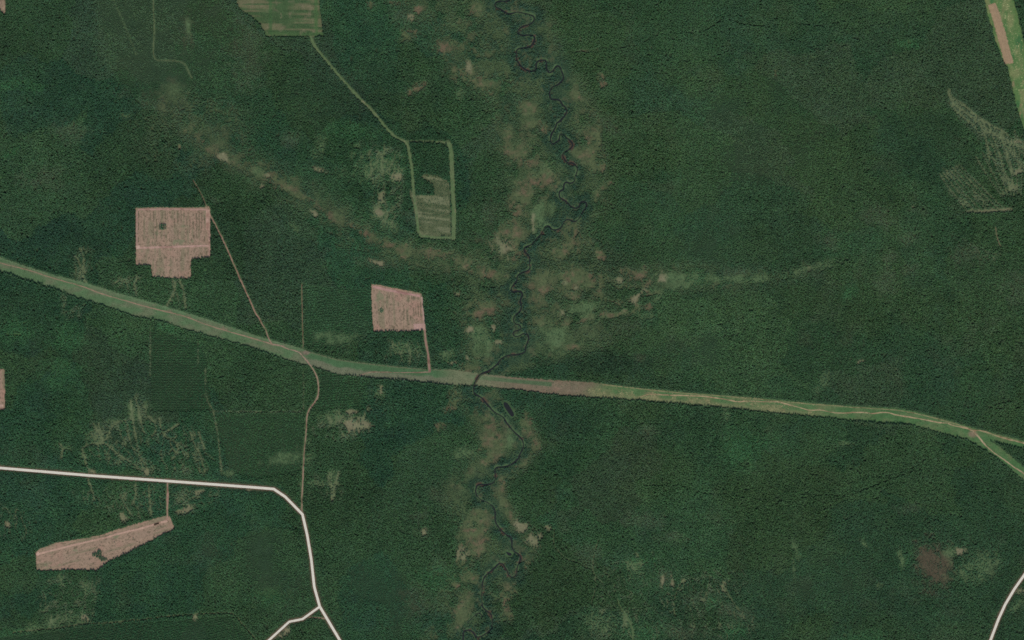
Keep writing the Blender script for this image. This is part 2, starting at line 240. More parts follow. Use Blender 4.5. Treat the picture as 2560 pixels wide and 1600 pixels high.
# open ground patches: x, y, rx, ry, tilt (deg, clockwise), type
# b brown bog, p pale dry grass, g light green, w brownish woodland tint, v vivid green
PATCH = [
 (1116,124,26,18,20,'b'),(1156,182,42,18,5,'b'),(1209,209,20,26,20,'b'),(1180,204,14,10,0,'b'),(1037,222,27,10,-30,'b'),(926,10,12,9,20,'b'),(1045,25,14,9,0,'b'),(1031,45,10,9,30,'p'),(1190,24,18,16,0,'b'),(1020,88,22,12,-20,'b'),(985,8,26,6,0,'b'),(1150,235,12,20,-20,'g'),(1172,160,10,16,0,'p'),(1010,35,35,25,0,'w'),
 (1272,339,12,22,20,'b'),(1270,370,16,14,0,'b'),(1320,272,15,26,-10,'b'),(1325,310,22,14,0,'b'),(1359,317,16,12,0,'b'),(1484,350,20,36,8,'b'),(1480,390,26,30,0,'b'),(1445,385,18,14,30,'b'),(1296,384,24,18,0,'b'),(1465,127,27,4.5,-6,'b'),(1626,119,6,5,0,'b'),(1452,98,3.5,9,-8,'b'),(1440,238,10,16,-20,'b'),(1462,255,12,14,0,'w'),(1505,200,10,14,0,'b'),(1515,315,40,30,40,'w'),
 (1306,408,26,16,0,'b'),(1367,450,36,26,-10,'b'),(1317,485,27,26,20,'b'),(1497,416,18,18,0,'b'),(1510,469,22,5.5,-32,'b'),(1491,492,5,22,12,'b'),(1296,524,16,14,0,'b'),(1298,580,20,26,0,'b'),(1288,627,12,22,0,'b'),(1430,580,22,26,25,'b'),(1425,612,20,20,0,'b'),(1404,634,26,13,-10,'b'),(1357,708,30,30,0,'b'),(1346,739,20,16,0,'b'),(1445,694,46,20,14,'b'),(1425,717,26,16,0,'b'),(1428,735,26,12,0,'b'),(1408,709,7,5,0,'p'),(1441,720,6,4,20,'p'),(1505,701,14,18,0,'b'),(1592,688,36,15,-14,'b'),(1560,678,14,10,0,'b'),(1550,701,9,6,0,'p'),(1653,692,12,14,30,'p'),(1497,739,13,8,25,'b'),(1407,781,9,6,35,'p'),(1500,636,15,9,25,'b'),(1380,520,10,14,0,'g'),(1345,540,16,40,5,'g'),(1332,555,5,18,0,'p'),(1380,420,28,20,-20,'g'),
 (1640,750,8,26,35,'g'),(1700,692,70,8,3,'g'),(1800,697,90,9,2,'g'),(1900,700,60,6,-6,'g'),(1590,745,30,6,-45,'p'),(1570,760,10,8,0,'b'),(1690,710,40,7,-8,'w'),(1830,682,40,12,0,'w'),(1460,770,40,14,-10,'g'),
 (926,593,26,9,27,'b'),(952,609,18,8,15,'b'),(979,612,16,8,10,'b'),(1010,627,30,14,15,'b'),(1095,633,26,9,10,'b'),(1158,657,28,16,28,'b'),(1222,686,36,9,8,'b'),(1262,575,22,18,0,'b'),(1256,619,20,24,-25,'p'),(754,493,22,9,36,'b'),(698,453,38,11,36,'b'),(653,469,11,9,0,'p'),(669,438,6,4,0,'p'),(785,532,12,6,50,'p'),(878,564,18,9,30,'b'),(840,530,40,16,35,'w'),(1143,736,8,8,0,'p'),(1203,772,40,26,0,'b'),(1278,503,13,20,0,'b'),(1230,535,22,30,0,'w'),(735,570,20,8,40,'g'),(950,660,50,14,10,'w'),(940,655,22,7,20,'p'),(560,395,16,8,35,'p'),(575,388,22,12,20,'w'),(500,355,90,16,34,'w'),(600,420,60,18,30,'w'),(725,350,22,20,0,'w'),(1080,560,60,24,20,'w'),
 (1172,824,9,8,0,'p'),(1233,818,5,8,-20,'p'),(1246,855,9,5,-8,'p'),(1169,895,5,8,0,'p'),(1135,906,11,5,-10,'p'),(1172,920,28,12,0,'b'),(1222,1059,26,24,0,'b'),(1230,1096,30,34,20,'b'),(1135,996,16,22,0,'b'),(1129,1020,20,10,-20,'b'),(1100,1072,13,11,0,'b'),(1158,1133,26,16,0,'g'),(1222,1152,26,11,-30,'b'),(1200,845,26,36,0,'g'),(1120,890,20,14,0,'g'),(1200,1180,30,20,0,'w'),(1215,990,5,12,10,'b'),
 (1317,1064,16,28,-8,'b'),(1338,1112,10,28,0,'b'),(1312,1160,36,7,-33,'b'),(1440,847,22,7,0,'w'),(1430,868,24,7,-8,'b'),(1385,842,34,28,0,'g'),(1480,830,50,20,0,'w'),(1560,815,40,18,0,'w'),(1275,1100,10,26,0,'g'),(1300,1060,9,24,-20,'v'),
 (1253,1218,9,26,3,'b'),(1259,1262,11,20,-14,'b'),(1272,1290,8,20,-25,'b'),(1203,1295,24,22,0,'b'),(1182,1332,30,28,0,'b'),(1185,1364,26,20,0,'b'),(1156,1384,13,12,0,'p'),(1156,1400,12,16,0,'b'),(1058,1332,22,12,0,'w'),(1060,1330,9,6,0,'p'),(1180,1446,17,13,0,'b'),(1137,1462,11,9,0,'b'),(1158,1507,20,36,8,'b'),(1154,1547,12,26,8,'b'),(1270,1475,18,18,30,'b'),(1265,1512,9,18,-8,'b'),(1278,1545,8,18,-10,'b'),(1110,1240,40,24,0,'w'),(1050,1290,30,16,0,'w'),(1100,1420,30,30,0,'w'),(1040,1500,30,40,0,'w'),
 (1303,1320,22,16,10,'p'),(1335,1348,20,28,-18,'p'),(1370,1322,12,8,20,'p'),(1318,1404,9,20,8,'b'),(1285,1480,10,9,0,'b'),(1500,1555,40,30,0,'g'),(1500,1590,36,14,0,'w'),(1549,1499,6,18,-6,'v'),(1565,1545,12,30,-25,'g'),(1605,1401,44,18,-20,'v'),(1590,1420,20,18,-30,'g'),(1600,1585,60,16,0,'v'),(1475,1385,35,30,0,'w'),(1610,1300,50,22,10,'w'),(1680,1345,36,14,0,'w'),(1660,1445,22,18,0,'w'),(1712,1453,14,5,-25,'p'),(1655,1455,5,14,10,'p'),(1680,1455,5,16,-10,'p'),(1750,1500,50,20,0,'w'),(1775,1505,22,16,0,'v'),(1830,1530,40,20,20,'w'),(1808,1465,8,12,-20,'p'),(1840,1580,24,18,0,'v'),(1700,1580,50,20,0,'w'),
 (2338,1412,46,56,-15,'w'),(2338,1412,44,54,-15,'d'),(2385,1380,26,14,10,'g'),(2449,1420,54,34,-15,'g'),(2400,1378,16,12,0,'p'),(2480,1420,14,22,10,'w'),(2150,1600,70,20,-10,'v'),(1990,1375,8,26,-25,'g'),(2000,1385,14,14,0,'v'),(2160,1360,6,10,-30,'g'),(2255,1400,8,26,-15,'g'),(2262,1410,14,16,0,'v'),(2200,1465,12,6,-20,'g'),(1985,1430,5,22,-5,'g'),(2270,1270,30,12,0,'w'),
 (2534,471,13,9,-30,'b'),(2550,428,16,8,-30,'p'),(2510,340,9,8,0,'b'),(2545,354,22,3,4,'p'),(2472,527,52,3.5,-3,'p'),
 (2415,638,38,30,25,'w'),(2415,640,32,24,25,'w'),(2489,638,9,6,-30,'g'),(2190,540,40,24,20,'w'),(2210,555,20,12,0,'w'),(2070,602,22,20,0,'w'),(2270,595,22,16,0,'w'),(2225,640,18,16,0,'w'),(2215,700,32,36,0,'w'),(2020,675,30,20,0,'w'),(2120,730,16,20,0,'v'),(2270,675,26,16,0,'w'),(2545,720,40,46,0,'w'),(2023,668,4,5,0,'p'),(2283,518,3,4,0,'p'),
 (2060,955,14,22,25,'g'),(2045,975,14,10,-20,'g'),(2150,904,14,4,-20,'p'),(2127,898,4,4,0,'p'),(2110,1112,22,8,-6,'g'),(1815,1035,12,16,0,'g'),(1600,895,14,8,0,'w'),(1620,1080,26,16,0,'w'),(2030,145,10,8,-30,'g'),(1940,180,4,9,10,'b'),(2270,110,30,14,0,'v'),
 (365,1180,10,10,0,'p'),(230,1180,9,6,0,'p'),(569,1184,18,7,-4,'g'),(307,1292,10,13,-15,'p'),(16,1316,9,9,0,'p'),(492,1230,16,5,-4,'p'),(463,1277,20,8,-12,'p'),(620,1226,5,4,0,'p'),(185,1545,32,15,-10,'g'),(132,1553,32,12,-10,'g'),(217,1545,11,9,0,'p'),(488,1543,6,8,0,'p'),(90,1570,40,10,-5,'g'),(280,1325,16,6,-15,'v'),(40,1580,60,10,-10,'v'),(150,1445,8,20,-10,'g'),(215,1470,18,16,0,'g'),
 (886,1065,32,18,10,'p'),(878,1030,16,6,0,'p'),(920,1023,7,9,0,'p'),(952,969,6,13,0,'p'),(950,985,14,20,0,'g'),(820,840,27,12,0,'g'),(850,848,50,16,0,'g'),(1005,871,36,15,10,'g'),(830,1046,32,20,0,'g'),(772,1110,8,10,0,'g'),(804,1210,36,9,0,'g'),(829,1253,5,8,0,'p'),(775,1145,12,26,25,'g'),(715,1145,44,16,-12,'g'),(830,1190,12,24,-15,'g'),
 (796,368,14,24,20,'g'),(894,365,14,8,0,'g'),(881,388,8,12,0,'g'),(955,487,9,18,0,'p'),(949,530,24,24,0,'g'),(948,528,10,12,0,'p'),(973,559,20,16,20,'g'),(994,442,16,8,15,'p'),(799,424,22,6,20,'p'),(880,330,70,20,5,'v'),(930,420,60,30,0,'g'),(960,420,60,50,0,'v'),(640,430,18,10,0,'g'),(448,366,5,9,-10,'p'),(535,500,14,7,30,'w'),
 (465,80,16,40,0,'w'),(470,70,8,20,0,'g'),(430,200,18,8,0,'w'),(620,140,40,90,0,'w'),(540,360,40,40,20,'w'),(310,235,22,10,0,'w'),(315,292,16,8,0,'g'),(180,330,40,26,0,'w'),(110,445,50,30,0,'w'),(420,265,70,30,10,'w'),
 (25,210,30,20,0,'v'),(80,220,26,16,0,'v'),(30,380,26,10,-30,'v'),(170,850,40,40,0,'v'),(40,830,50,30,0,'v'),(420,820,34,14,-10,'v'),(160,930,50,40,0,'v'),(680,1490,40,20,0,'v'),(1100,1440,60,30,0,'v'),(1860,1120,60,40,0,'v'),(1750,700,50,20,0,'v'),
 (170,1120,22,8,20,'g'),(205,1140,10,20,-20,'g'),(240,1095,22,16,0,'g'),(330,1030,12,26,-20,'g'),(365,1010,6,20,0,'g'),(280,1050,22,8,-10,'g'),
 (735,1563,8,5,-20,'p'),(715,1578,12,10,-45,'p'),(700,1590,12,7,-45,'p'),(2550,1478,14,9,20,'p'),(2545,1515,30,10,-35,'g'),
]
THIN = [   # thinned stands where extraction trails open the canopy: polygon, streak angle
 ([(206, 1117), (233, 1064), (331, 1038), (322, 985), (372, 995), (380, 1033), (410, 1050), (450, 1060), (503, 1080), (535, 1144), (512, 1188), (397, 1181), (291, 1165), (212, 1154)], -115, 0.20),
 ([(2354, 418), (2375, 412), (2446, 478), (2470, 520), (2528, 518), (2528, 528), (2417, 528), (2372, 482)], 40, 0.30),
 ([(2372, 225), (2380, 246), (2425, 268), (2466, 312), (2505, 326), (2610, 354), (2610, 440), (2548, 482), (2515, 488), (2480, 450), (2462, 400), (2440, 335), (2383, 280), (2368, 254)], 50, 0.34),
 ([(180, 1232), (300, 1215), (412, 1215), (412, 1285), (320, 1310), (290, 1300), (240, 1270)], -110, 0.13),
 ([(0, 1255), (50, 1265), (80, 1320), (70, 1345), (0, 1340)], 70, 0.15),
 ([(430, 1210), (560, 1215), (540, 1250), (470, 1290), (432, 1290)], -30, 0.15),
 ([(175, 690), (200, 620), (225, 610), (222, 680), (215, 712)], 80, 0.30),
 ([(275, 705), (330, 685), (362, 685), (345, 735), (300, 728)], -50, 0.30),
 ([(420, 690), (455, 690), (470, 780), (430, 770)], 75, 0.22),
 ([(150, 735), (215, 745), (205, 800), (160, 795)], 95, 0.16),
 ([(820, 1035), (905, 1025), (930, 1075), (880, 1100), (800, 1100), (775, 1070)], 60, 0.26),
 ([(780, 1180), (850, 1180), (860, 1250), (800, 1240)], -115, 0.2),
 ([(895, 350), (1000, 370), (1010, 480), (990, 570), (940, 560), (920, 450)], 90, 0.22),
 ([(130, 1440), (250, 1445), (240, 1540), (110, 1570), (90, 1500)], 100, 0.16),
 ([(2380, 590), (2500, 630), (2480, 660), (2400, 620)], 24, 0.2),
 ([(1480, 1420), (1620, 1370), (1700, 1430), (1860, 1420), (1900, 1600), (1480, 1600)], 60, 0.09),
 ([(970, 850), (1060, 850), (1065, 915), (960, 905)], 70, 0.2),
]
PLANT = [  # young plantations set out in rows: label, polygon, row angle, brightness, height
 ('young striped plantation below the western corridor, its rows running east-west', [(376, 818), (500, 858), (515, 890), (531, 1028), (378, 1031)], 0, 0.86, 8.0),
 ('young dark plantation left of the dirt track above the white road', [(537, 1036), (755, 1033), (762, 1110), (752, 1180), (640, 1200), (570, 1178)], 82, 0.92, 7.5),
 ('small striped plantation right of the dirt track below the corridor', [(803, 926), (925, 948), (920, 1008), (910, 1022), (785, 1026), (799, 985)], 3, 0.90, 8.0),
 ('green striped plantation left of the four-sided clearing', [(760, 714), (850, 718), (926, 724), (932, 832), (830, 874), (762, 866)], 4, 0.97, 8.5),
 ('smooth dark plantation along the bottom edge near the left corner', [(-110, 1600), (0, 1592), (120, 1580), (230, 1562), (400, 1552), (575, 1538), (640, 1610), (640, 1690), (-110, 1690)], 10, 0.80, 7.0),
]

# ------------------------------------------------------------------ fields
d_river = dist_poly(smooth(RIVER, 1), 60)
d_ox = dist_poly(smooth(OXBOW, 1), 30)
d_water = np.minimum(d_river, d_ox + 1.0)
sd_pond = np.minimum(sd_poly(POND, 30), sd_poly(POOL, 30))
sd_clear = np.minimum.reduce([sd_poly(p, 40) for p in (CLEAR_A, CLEAR_B, CLEAR_C, CLEAR_D, CLEAR_E)])
sd_field = sd_poly(FIELD_F, 40)
sd_corr = np.maximum(sd_poly(CORRIDOR, 40), -sd_poly(WEDGE, 40))
sd_ne = sd_poly(NE_STRIP, 40)
sd_plot = sd_poly(PLOT_G, 40)
d_road = np.minimum.reduce([dist_poly(p, 40) for p in (ROAD, ROAD_BR, ROAD_SE)])
d_stream = np.minimum.reduce([dist_poly(smooth(p, 2), 30) for p in STREAMS])
track_gap = np.full((NY, NX), 40.0)
for t in TRACKS:
    if t[5] > 0: track_gap = np.minimum(track_gap, dist_poly(smooth(t[2], 1), 30) - t[5])
for t in GRASS_LANES:
    track_gap = np.minimum(track_gap, dist_poly(smooth(t[2], 1), 30) - t[4])

wob = (fbm(GX, GY, 16, 50) - 0.5)
wob2 = (fbm(GX, GY, 6, 60) - 0.5)
masks = {k: np.zeros((NY, NX)) for k in 'bpgwvd'}
for (x, y, rx, ry, tilt, k) in PATCH:
    R = 1.9 * max(rx, ry)
    i0 = max(0, int((x - R - X0) / CELL)); i1 = min(NX, int((x + R - X0) / CELL) + 2)
    j0 = max(0, int((y - R - Y0) / CELL)); j1 = min(NY, int((y + R - Y0) / CELL) + 2)
    if i1 <= i0 or j1 <= j0: continue
    a = math.radians(tilt); c, s = math.cos(a), math.sin(a)
    dx = GX[j0:j1, i0:i1] - x; dy = GY[j0:j1, i0:i1] - y
    q = np.hypot((dx * c + dy * s) / rx, (-dx * s + dy * c) / ry)
    q = q + 1.7 * wob[j0:j1, i0:i1] + 1.3 * wob2[j0:j1, i0:i1]
    if k in 'wvd':
        m = sstep(1.6, 0.2, q)
    elif k == 'g':
        m = 0.85 * sstep(1.6, 0.3, q)
    else:
        m = sstep(1.5, 0.45, q) if k == 'b' else sstep(1.4, 0.4, q)
    masks[k][j0:j1, i0:i1] = np.maximum(masks[k][j0:j1, i0:i1], m)

thin = np.zeros((NY, NX))
for n, (poly, ang, amt) in enumerate(THIN):
    sd = sd_poly(poly, 30)
    r1 = ridge(GX, GY, 13, 300 + 7 * n, ang, 3.2)
    r2 = ridge(GX, GY, 15, 303 + 7 * n, ang + 38, 2.6)
    if n in (1, 2): amt = amt * 0.45
    if n in (1, 2):
        a_ = math.radians(ang + 14 * (noise(GX, GY, 90, 344 + n).mean() - 0.5)); c_, s_ = math.cos(a_), math.sin(a_)
        uu = GX * c_ + GY * s_ + 8 * wob; vv = -GX * s_ + GY * c_ + 10 * wob
        m1 = sstep(0.50, 0.66, noise(uu / 9, vv, 5.0, 346 + n) + 0.35 * wob2)
        r1 = amt * (0.85 - 0.75 * m1)
    open_ = 0.5 + 1.0 * fbm(GX, GY, 30, 340 + n)
    m = np.maximum(sstep(amt * 0.75, amt * 0.2, r1), 0.8 * sstep(amt * 0.55, amt * 0.15, r2)) * np.clip(open_, 0, 1)
    thin = np.maximum(thin, m * sstep(8, -10, sd + 16 * wob))
FANS = []
for i in range(7): FANS.append(([(2350 + 8 * i, 436 - 4 * i), (2374 + 12 * i, 472 - 2 * i), (2402 + 15 * i, 506), (2418 + 17 * i, 528)], 0.5))
for i in range(7): FANS.append(([(2440 + 16 * i, 392 - 11 * i), (2458 + 15 * i, 424 - 7 * i), (2484 + 12 * i, 462 - 3 * i), (2504 + 8 * i, 490)], 0.5))
for i in range(6): FANS.append(([(2446 + 14 * i, 300 + 7 * i), (2462 + 13 * i, 340 + 6 * i), (2482 + 12 * i, 400)], 0.4))
for P_, w_ in (([(2372, 225), (2377, 250), (2392, 268), (2425, 288), (2462, 322), (2500, 345), (2560, 372)], 3.0), ([(2384, 246), (2412, 264), (2440, 290), (2470, 310), (2510, 330)], 2.2),
               ([(2462, 322), (2466, 360), (2474, 402)], 1.6), ([(2480, 332), (2496, 376), (2508, 424)], 1.6), ([(2500, 336), (2520, 384), (2534, 440)], 1.6), ([(2528, 345), (2540, 390), (2552, 430)], 1.6),
               ([(2420, 529), (2470, 528), (2526, 525)], 2.4), ([(2376, 262), (2398, 286), (2440, 318)], 1.4),
               ([(357, 1176), (346, 1130), (338, 1085), (332, 1050), (326, 1000)], 1.2), ([(355, 1178), (318, 1150), (298, 1142), (276, 1116), (256, 1108), (225, 1110), (206, 1120)], 1.6),
               ([(256, 1106), (247, 1080), (232, 1060)], 1.5), ([(258, 1104), (250, 1076), (246, 1058)], 1.3), ([(262, 1100), (282, 1066), (300, 1052), (334, 1048)], 1.6), ([(360, 1082), (350, 1050), (346, 1022), (338, 992)], 1.4),
               ([(372, 1042), (388, 1056), (392, 1078), (380, 1092)], 1.6), ([(398, 1046), (402, 1070)], 1.6), ([(410, 1088), (420, 1076), (446, 1062)], 1.8), ([(476, 1082), (486, 1112), (504, 1150), (512, 1178)], 1.2),
               ([(496, 1082), (504, 1104), (512, 1122)], 1.6), ([(410, 1090), (440, 1108), (470, 1118)], 1.2), ([(206, 1122), (212, 1152), (224, 1178)], 1.2), ([(430, 1150), (450, 1128), (440, 1112)], 1.2), ([(152, 1146), (158, 1120), (148, 1110)], 1.0),
               ([(220, 1200), (232, 1228), (236, 1252)], 1.4), ([(338, 1212), (340, 1240), (330, 1262)], 1.4), ([(372, 1216), (374, 1250), (378, 1290)], 1.4), ([(300, 1240), (316, 1270), (330, 1290)], 1.0), ([(470, 1262), (476, 1280), (455, 1286)], 2.0),
               ([(200, 622), (212, 650), (205, 690), (216, 706)], 1.8), ([(188, 640), (204, 668), (196, 700)], 1.4), ([(344, 690), (334, 716), (342, 736)], 2.0), ([(282, 712), (300, 700), (316, 704), (320, 722)], 1.6), ([(432, 700), (440, 716), (430, 740), (416, 766)], 1.4), ([(448, 700), (460, 728), (464, 770)], 1.4),
               ([(376, 800), (376, 862), (375, 940)], -0.1), ([(495, 853), (495, 932)], -0.2), ([(513, 922), (514, 996), (532, 1026)], -0.1), ([(532, 1025), (545, 1086), (550, 1140), (553, 1178)], 0.1), ([(527, 1028), (640, 1030), (755, 1028)], -0.1), ([(759, 927), (758, 1025)], -0.2),
               ([(820, 1190), (828, 1215), (830, 1250)], 1.4), ([(848, 1180), (838, 1210), (832, 1250)], 1.4), ([(866, 1060), (880, 1044), (908, 1046)], 2.0), ([(912, 1030), (908, 1060), (922, 1074)], 1.4)):
    FANS.append((P_, w_))
d_fan = np.full((NY, NX), 20.0)
for P_, w_ in FANS: d_fan = np.minimum(d_fan, dist_poly(smooth(P_, 2), 12) - w_)
fan = sstep(2.2, -0.4, d_fan + 2.5 * wob2 + 3 * wob)
thin = np.maximum(0.75 * thin, 0.95 * fan)
SWALE = [([(1636, 690), (1700, 690), (1800, 695), (1880, 704), (1960, 692), (2010, 672), (2080, 660)], 7.0), ([(1770, 703), (1690, 712), (1648, 730), (1630, 755), (1626, 792)], 3.2), ([(1626, 792), (1570, 776), (1520, 792), (1470, 790), (1430, 796)], 4.0), ([(1655, 692), (1620, 745), (1590, 765)], 3.0)]
d_sw = np.full((NY, NX), 40.0)
for P_, w_ in SWALE: d_sw = np.minimum(d_sw, dist_poly(smooth(P_, 2), 30) - w_)
# joined wet band of the side valley, and fine mottling of all bog ground
d_band = dist_poly(smooth([(470, 320), (540, 385), (600, 415), (660, 445), (700, 455), (760, 497), (830, 540), (880, 566), (930, 596), (985, 614), (1040, 630), (1100, 636), (1158, 657), (1225, 687), (1270, 690)], 2), 60)
masks['b'] = np.maximum(masks['b'], 0.6 * sstep(11, 2, d_band + 34 * wob + 16 * wob2))
for P_, w_ in (([(1625, 765), (1590, 772), (1560, 788), (1500, 786), (1450, 800)], 1.6), ([(1500, 742), (1545, 762), (1600, 742), (1645, 733)], 1.6), ([(1520, 705), (1560, 722), (1610, 712), (1650, 700)], 1.4), ([(1340, 800), (1400, 812), (1460, 800)], 2.0)):
    masks['b'] = np.maximum(masks['b'], 0.8 * sstep(6, 0, dist_poly(smooth(P_, 2), 30) - w_ + 26 * wob + 12 * wob2))
masks['b'] *= np.clip(-0.1 + 2.0 * fbm(GX, GY, 7, 381, 2), 0.15, 1)
masks['g'] = np.maximum(masks['g'], 0.7 * sstep(7, -4, d_sw + 34 * wob + 16 * wob2))
plant = np.zeros((NY, NX), int)
for n, (lab, poly, ang, br, h) in enumerate(PLANT):
    plant[sd_poly(poly, 4) < 0] = n + 1
_r = np.random.default_rng(19)
sx_ = _r.uniform(-150, 2700, 130); sy_ = _r.uniform(-130, 1730, 130)
qx = GX[::2, ::2] + 60 * (fbm(GX[::2, ::2], GY[::2, ::2], 90, 371) - 0.5) * 2; qy = GY[::2, ::2] + 60 * (fbm(GX[::2, ::2], GY[::2, ::2], 90, 375) - 0.5) * 2
best = np.full(qx.shape, 1e9); stand2 = np.zeros(qx.shape, int)
for i_ in range(130):
    d_ = np.maximum(np.abs(qx - sx_[i_]), np.abs(qy - sy_[i_]) * 1.15)
    k_ = d_ < best; best[k_] = d_[k_]; stand2[k_] = i_
stand = np.repeat(np.repeat(stand2, 2, 0), 2, 1)[:NY, :NX]
tone_s = _r.normal(0, 1, 130); hue_s = _r.uniform(0, 1, 130); high_s = _r.normal(0, 1, 130)
flood = sstep(34, 9, d_river + 34 * wob)        # wet wooded ground along the river
rp_ = np.array(RIVER); ryy = np.arange(-100, 1700, 20.0)
rxx = np.array([rp_[np.abs(rp_[:, 1] - yy) < 30, 0].mean() if (np.abs(rp_[:, 1] - yy) < 30).any() else np.nan for yy in ryy])
okk = ~np.isnan(rxx)
def river_x(y): return np.interp(y, ryy[okk], rxx[okk])
off = GX - river_x(GY)
wW = np.interp(GY, [-100, 300, 600, 880, 940, 1100, 1600], [330, 200, 190, 150, 60, 120, 150])
wE = np.interp(GY, [-100, 150, 400, 560, 640, 860, 940, 1100, 1600], [90, 90, 120, 90, 260, 280, 60, 70, 70])
valley = np.where(off < 0, sstep(1.15, 0.55, -off / wW), sstep(1.15, 0.55, off / wE))
d_brook = dist_poly([(430, 240), (500, 330), (600, 400), (700, 452), (790, 510), (880, 570), (1000, 632), (1120, 655), (1240, 690)], 90)
valley = np.maximum(valley, 0.85 * sstep(62, 8, d_brook + 45 * wob))
valley = np.maximum(valley, 0.6 * sstep(1.2, 0.6, np.hypot((GX - 480) / 160, (GY - 330) / 110)))
valley = np.maximum(valley, 0.75 * sstep(1.2, 0.5, np.hypot((GX - 1740) / 260, (GY - 695) / 45)))
mosaic = valley * sstep(0.24, 0.58, fbm(GX, GY, 26, 351) + 0.5 * wob2)
boggy = valley * sstep(0.58, 0.78, fbm(GX, GY, 22, 357) + 0.5 * wob2)

# ------------------------------------------------------------------ materials
def new_mat(name, rough=0.9, spec=0.1):
    m = bpy.data.materials.new(name); m.use_nodes = True
    b = m.node_tree.nodes['Principled BSDF']
    b.inputs['Roughness'].default_value = rough
    b.inputs['Specular IOR Level'].default_value = spec
    return m, m.node_tree.nodes, m.node_tree.links, b

def vary(nt, links, col_socket, layers):
    """multiply a colour by value noise layers (scale in metres, low, high)"""
    geo = nt.new('ShaderNodeNewGeometry')
    out = col_socket
    for (sc, lo, hi) in layers:
        n = nt.new('ShaderNodeTexNoise'); n.inputs['Scale'].default_value = 1.0 / sc
        n.inputs['Detail'].default_value = 2.0
        links.new(geo.outputs['Position'], n.inputs['Vector'])
        mr = nt.new('ShaderNodeMapRange'); mr.inputs[1].default_value = 0.3; mr.inputs[2].default_value = 0.7
        mr.inputs[3].default_value = lo; mr.inputs[4].default_value = hi
        links.new(n.outputs[0], mr.inputs[0])
        mx = nt.new('ShaderNodeMix'); mx.data_type = 'RGBA'; mx.blend_type = 'MULTIPLY'
        mx.inputs[0].default_value = 1.0
        links.new(out, mx.inputs[6]); links.new(mr.outputs[0], mx.inputs[7])
        out = mx.outputs[2]
    return out

def mat_vcol(name, layers, bump=0.0):
    m, nt, ln, b = new_mat(name)
    at = nt.new('ShaderNodeAttribute'); at.attribute_name = 'gcol'
    ln.new(vary(nt, ln, at.outputs['Color'], layers), b.inputs['Base Color'])
    return m

def mat_flat(name, col, layers, rough=0.9):
    m, nt, ln, b = new_mat(name, rough)
    rgb = nt.new('ShaderNodeRGB'); rgb.outputs[0].default_value = (*col, 1)
    ln.new(vary(nt, ln, rgb.outputs[0], layers), b.inputs['Base Color'])
    return m

def mat_tree(name):
    m, nt, ln, b = new_mat(name, 0.85, 0.08)
    at = nt.new('ShaderNodeAttribute'); at.attribute_type = 'INSTANCER'; at.attribute_name = 'col'
    ln.new(at.outputs['Color'], b.inputs['Base Color'])
    return m

M_GROUND = mat_vcol('ground_cover', [(9, 0.78, 1.22), (45, 0.88, 1.12)])
M_SHEET = mat_vcol('open_ground', [(5, 0.78, 1.22), (26, 0.88, 1.12)])
M_SOIL = mat_vcol('bare_soil', [(4, 0.84, 1.16), (14, 0.90, 1.10)])
M_TREE = mat_tree('foliage_by_stand')
M_BARK = mat_flat('bark', A(96, 84, 72), [(0.6, 0.8, 1.2)])
M_WATER, _n, _l, _b = new_mat('river_water', 0.25, 0.25)
_b.inputs['Base Color'].default_value = (0.012, 0.014, 0.012, 1)

# ------------------------------------------------------------------ mesh helpers
def mesh_obj(name, verts, faces, mat, parent=None, col=None):
    me = bpy.data.meshes.new(name)
    v = np.asarray(verts, np.float32); f = np.asarray(faces, np.int32)
    me.vertices.add(len(v)); me.vertices.foreach_set('co', v.ravel())
    k = f.shape[1]
    me.loops.add(f.size); me.loops.foreach_set('vertex_index', f.ravel())
    me.polygons.add(len(f)); me.polygons.foreach_set('loop_start', np.arange(len(f), dtype=np.int32) * k)
    me.update(calc_edges=True)
    if col is not None:
        a = me.attributes.new('gcol', 'FLOAT_COLOR', 'POINT')
        a.data.foreach_set('color', np.c_[np.clip(col, 0, 1), np.ones(len(col))].astype(np.float32).ravel())
    if mat: me.materials.append(mat)
    o = bpy.data.objects.new(name, me); COL.objects.link(o)
    if parent: o.parent = parent
    return o

def tag(o, label=None, category=None, group=None, kind=None):
    if label: o['label'] = label
    if category: o['category'] = category
    if group: o['group'] = group
    if kind: o['kind'] = kind
    return o

def grid_faces(ny, nx, keep=None):
    j, i = np.mgrid[0:ny - 1, 0:nx - 1]
    a = (j * nx + i)
    f = np.stack([a + nx, a + nx + 1, a + 1, a], -1).reshape(-1, 4)
    if keep is not None: f = f[keep.ravel()]
    return f

def sheet(name, poly, colour, z, mat, step=1.5, cut=None, parent=None, wet=False):
    """ground sheet filling an outline; colour(x, y) -> albedo"""
    P = np.array(poly)
    x = np.arange(P[:, 0].min() - step, P[:, 0].max() + 2 * step, step)
    y = np.arange(P[:, 1].min() - step, P[:, 1].max() + 2 * step, step)
    XX, YY = np.meshgrid(x, y)
    cx = XX[:-1, :-1] + step / 2; cy = YY[:-1, :-1] + step / 2
    jx = (noise(cx, cy, 2.2, 901) - 0.5) * 2.4; jy = (noise(cx, cy, 2.2, 902) - 0.5) * 2.4
    keep = inside(poly, cx + jx, cy + jy)
    if cut is not None: keep &= ~inside(cut, cx + jx, cy + jy)
    if wet: keep &= sample(d_river, cx + 0.5 * jx, cy) > 4.4
    f = grid_faces(*XX.shape, keep)
    used = np.unique(f); remap = np.zeros(XX.size, int); remap[used] = np.arange(len(used))
    vx = XX.ravel()[used]; vy = YY.ravel()[used]
    c = colour(vx, vy)
    zz = z + 0.25 * (noise(vx, vy, 2.0, 77) - 0.5)
    return mesh_obj(name, np.c_[wx(vx), wy(vy), np.maximum(zz, z * 0.6)], remap[f], mat, parent, c)

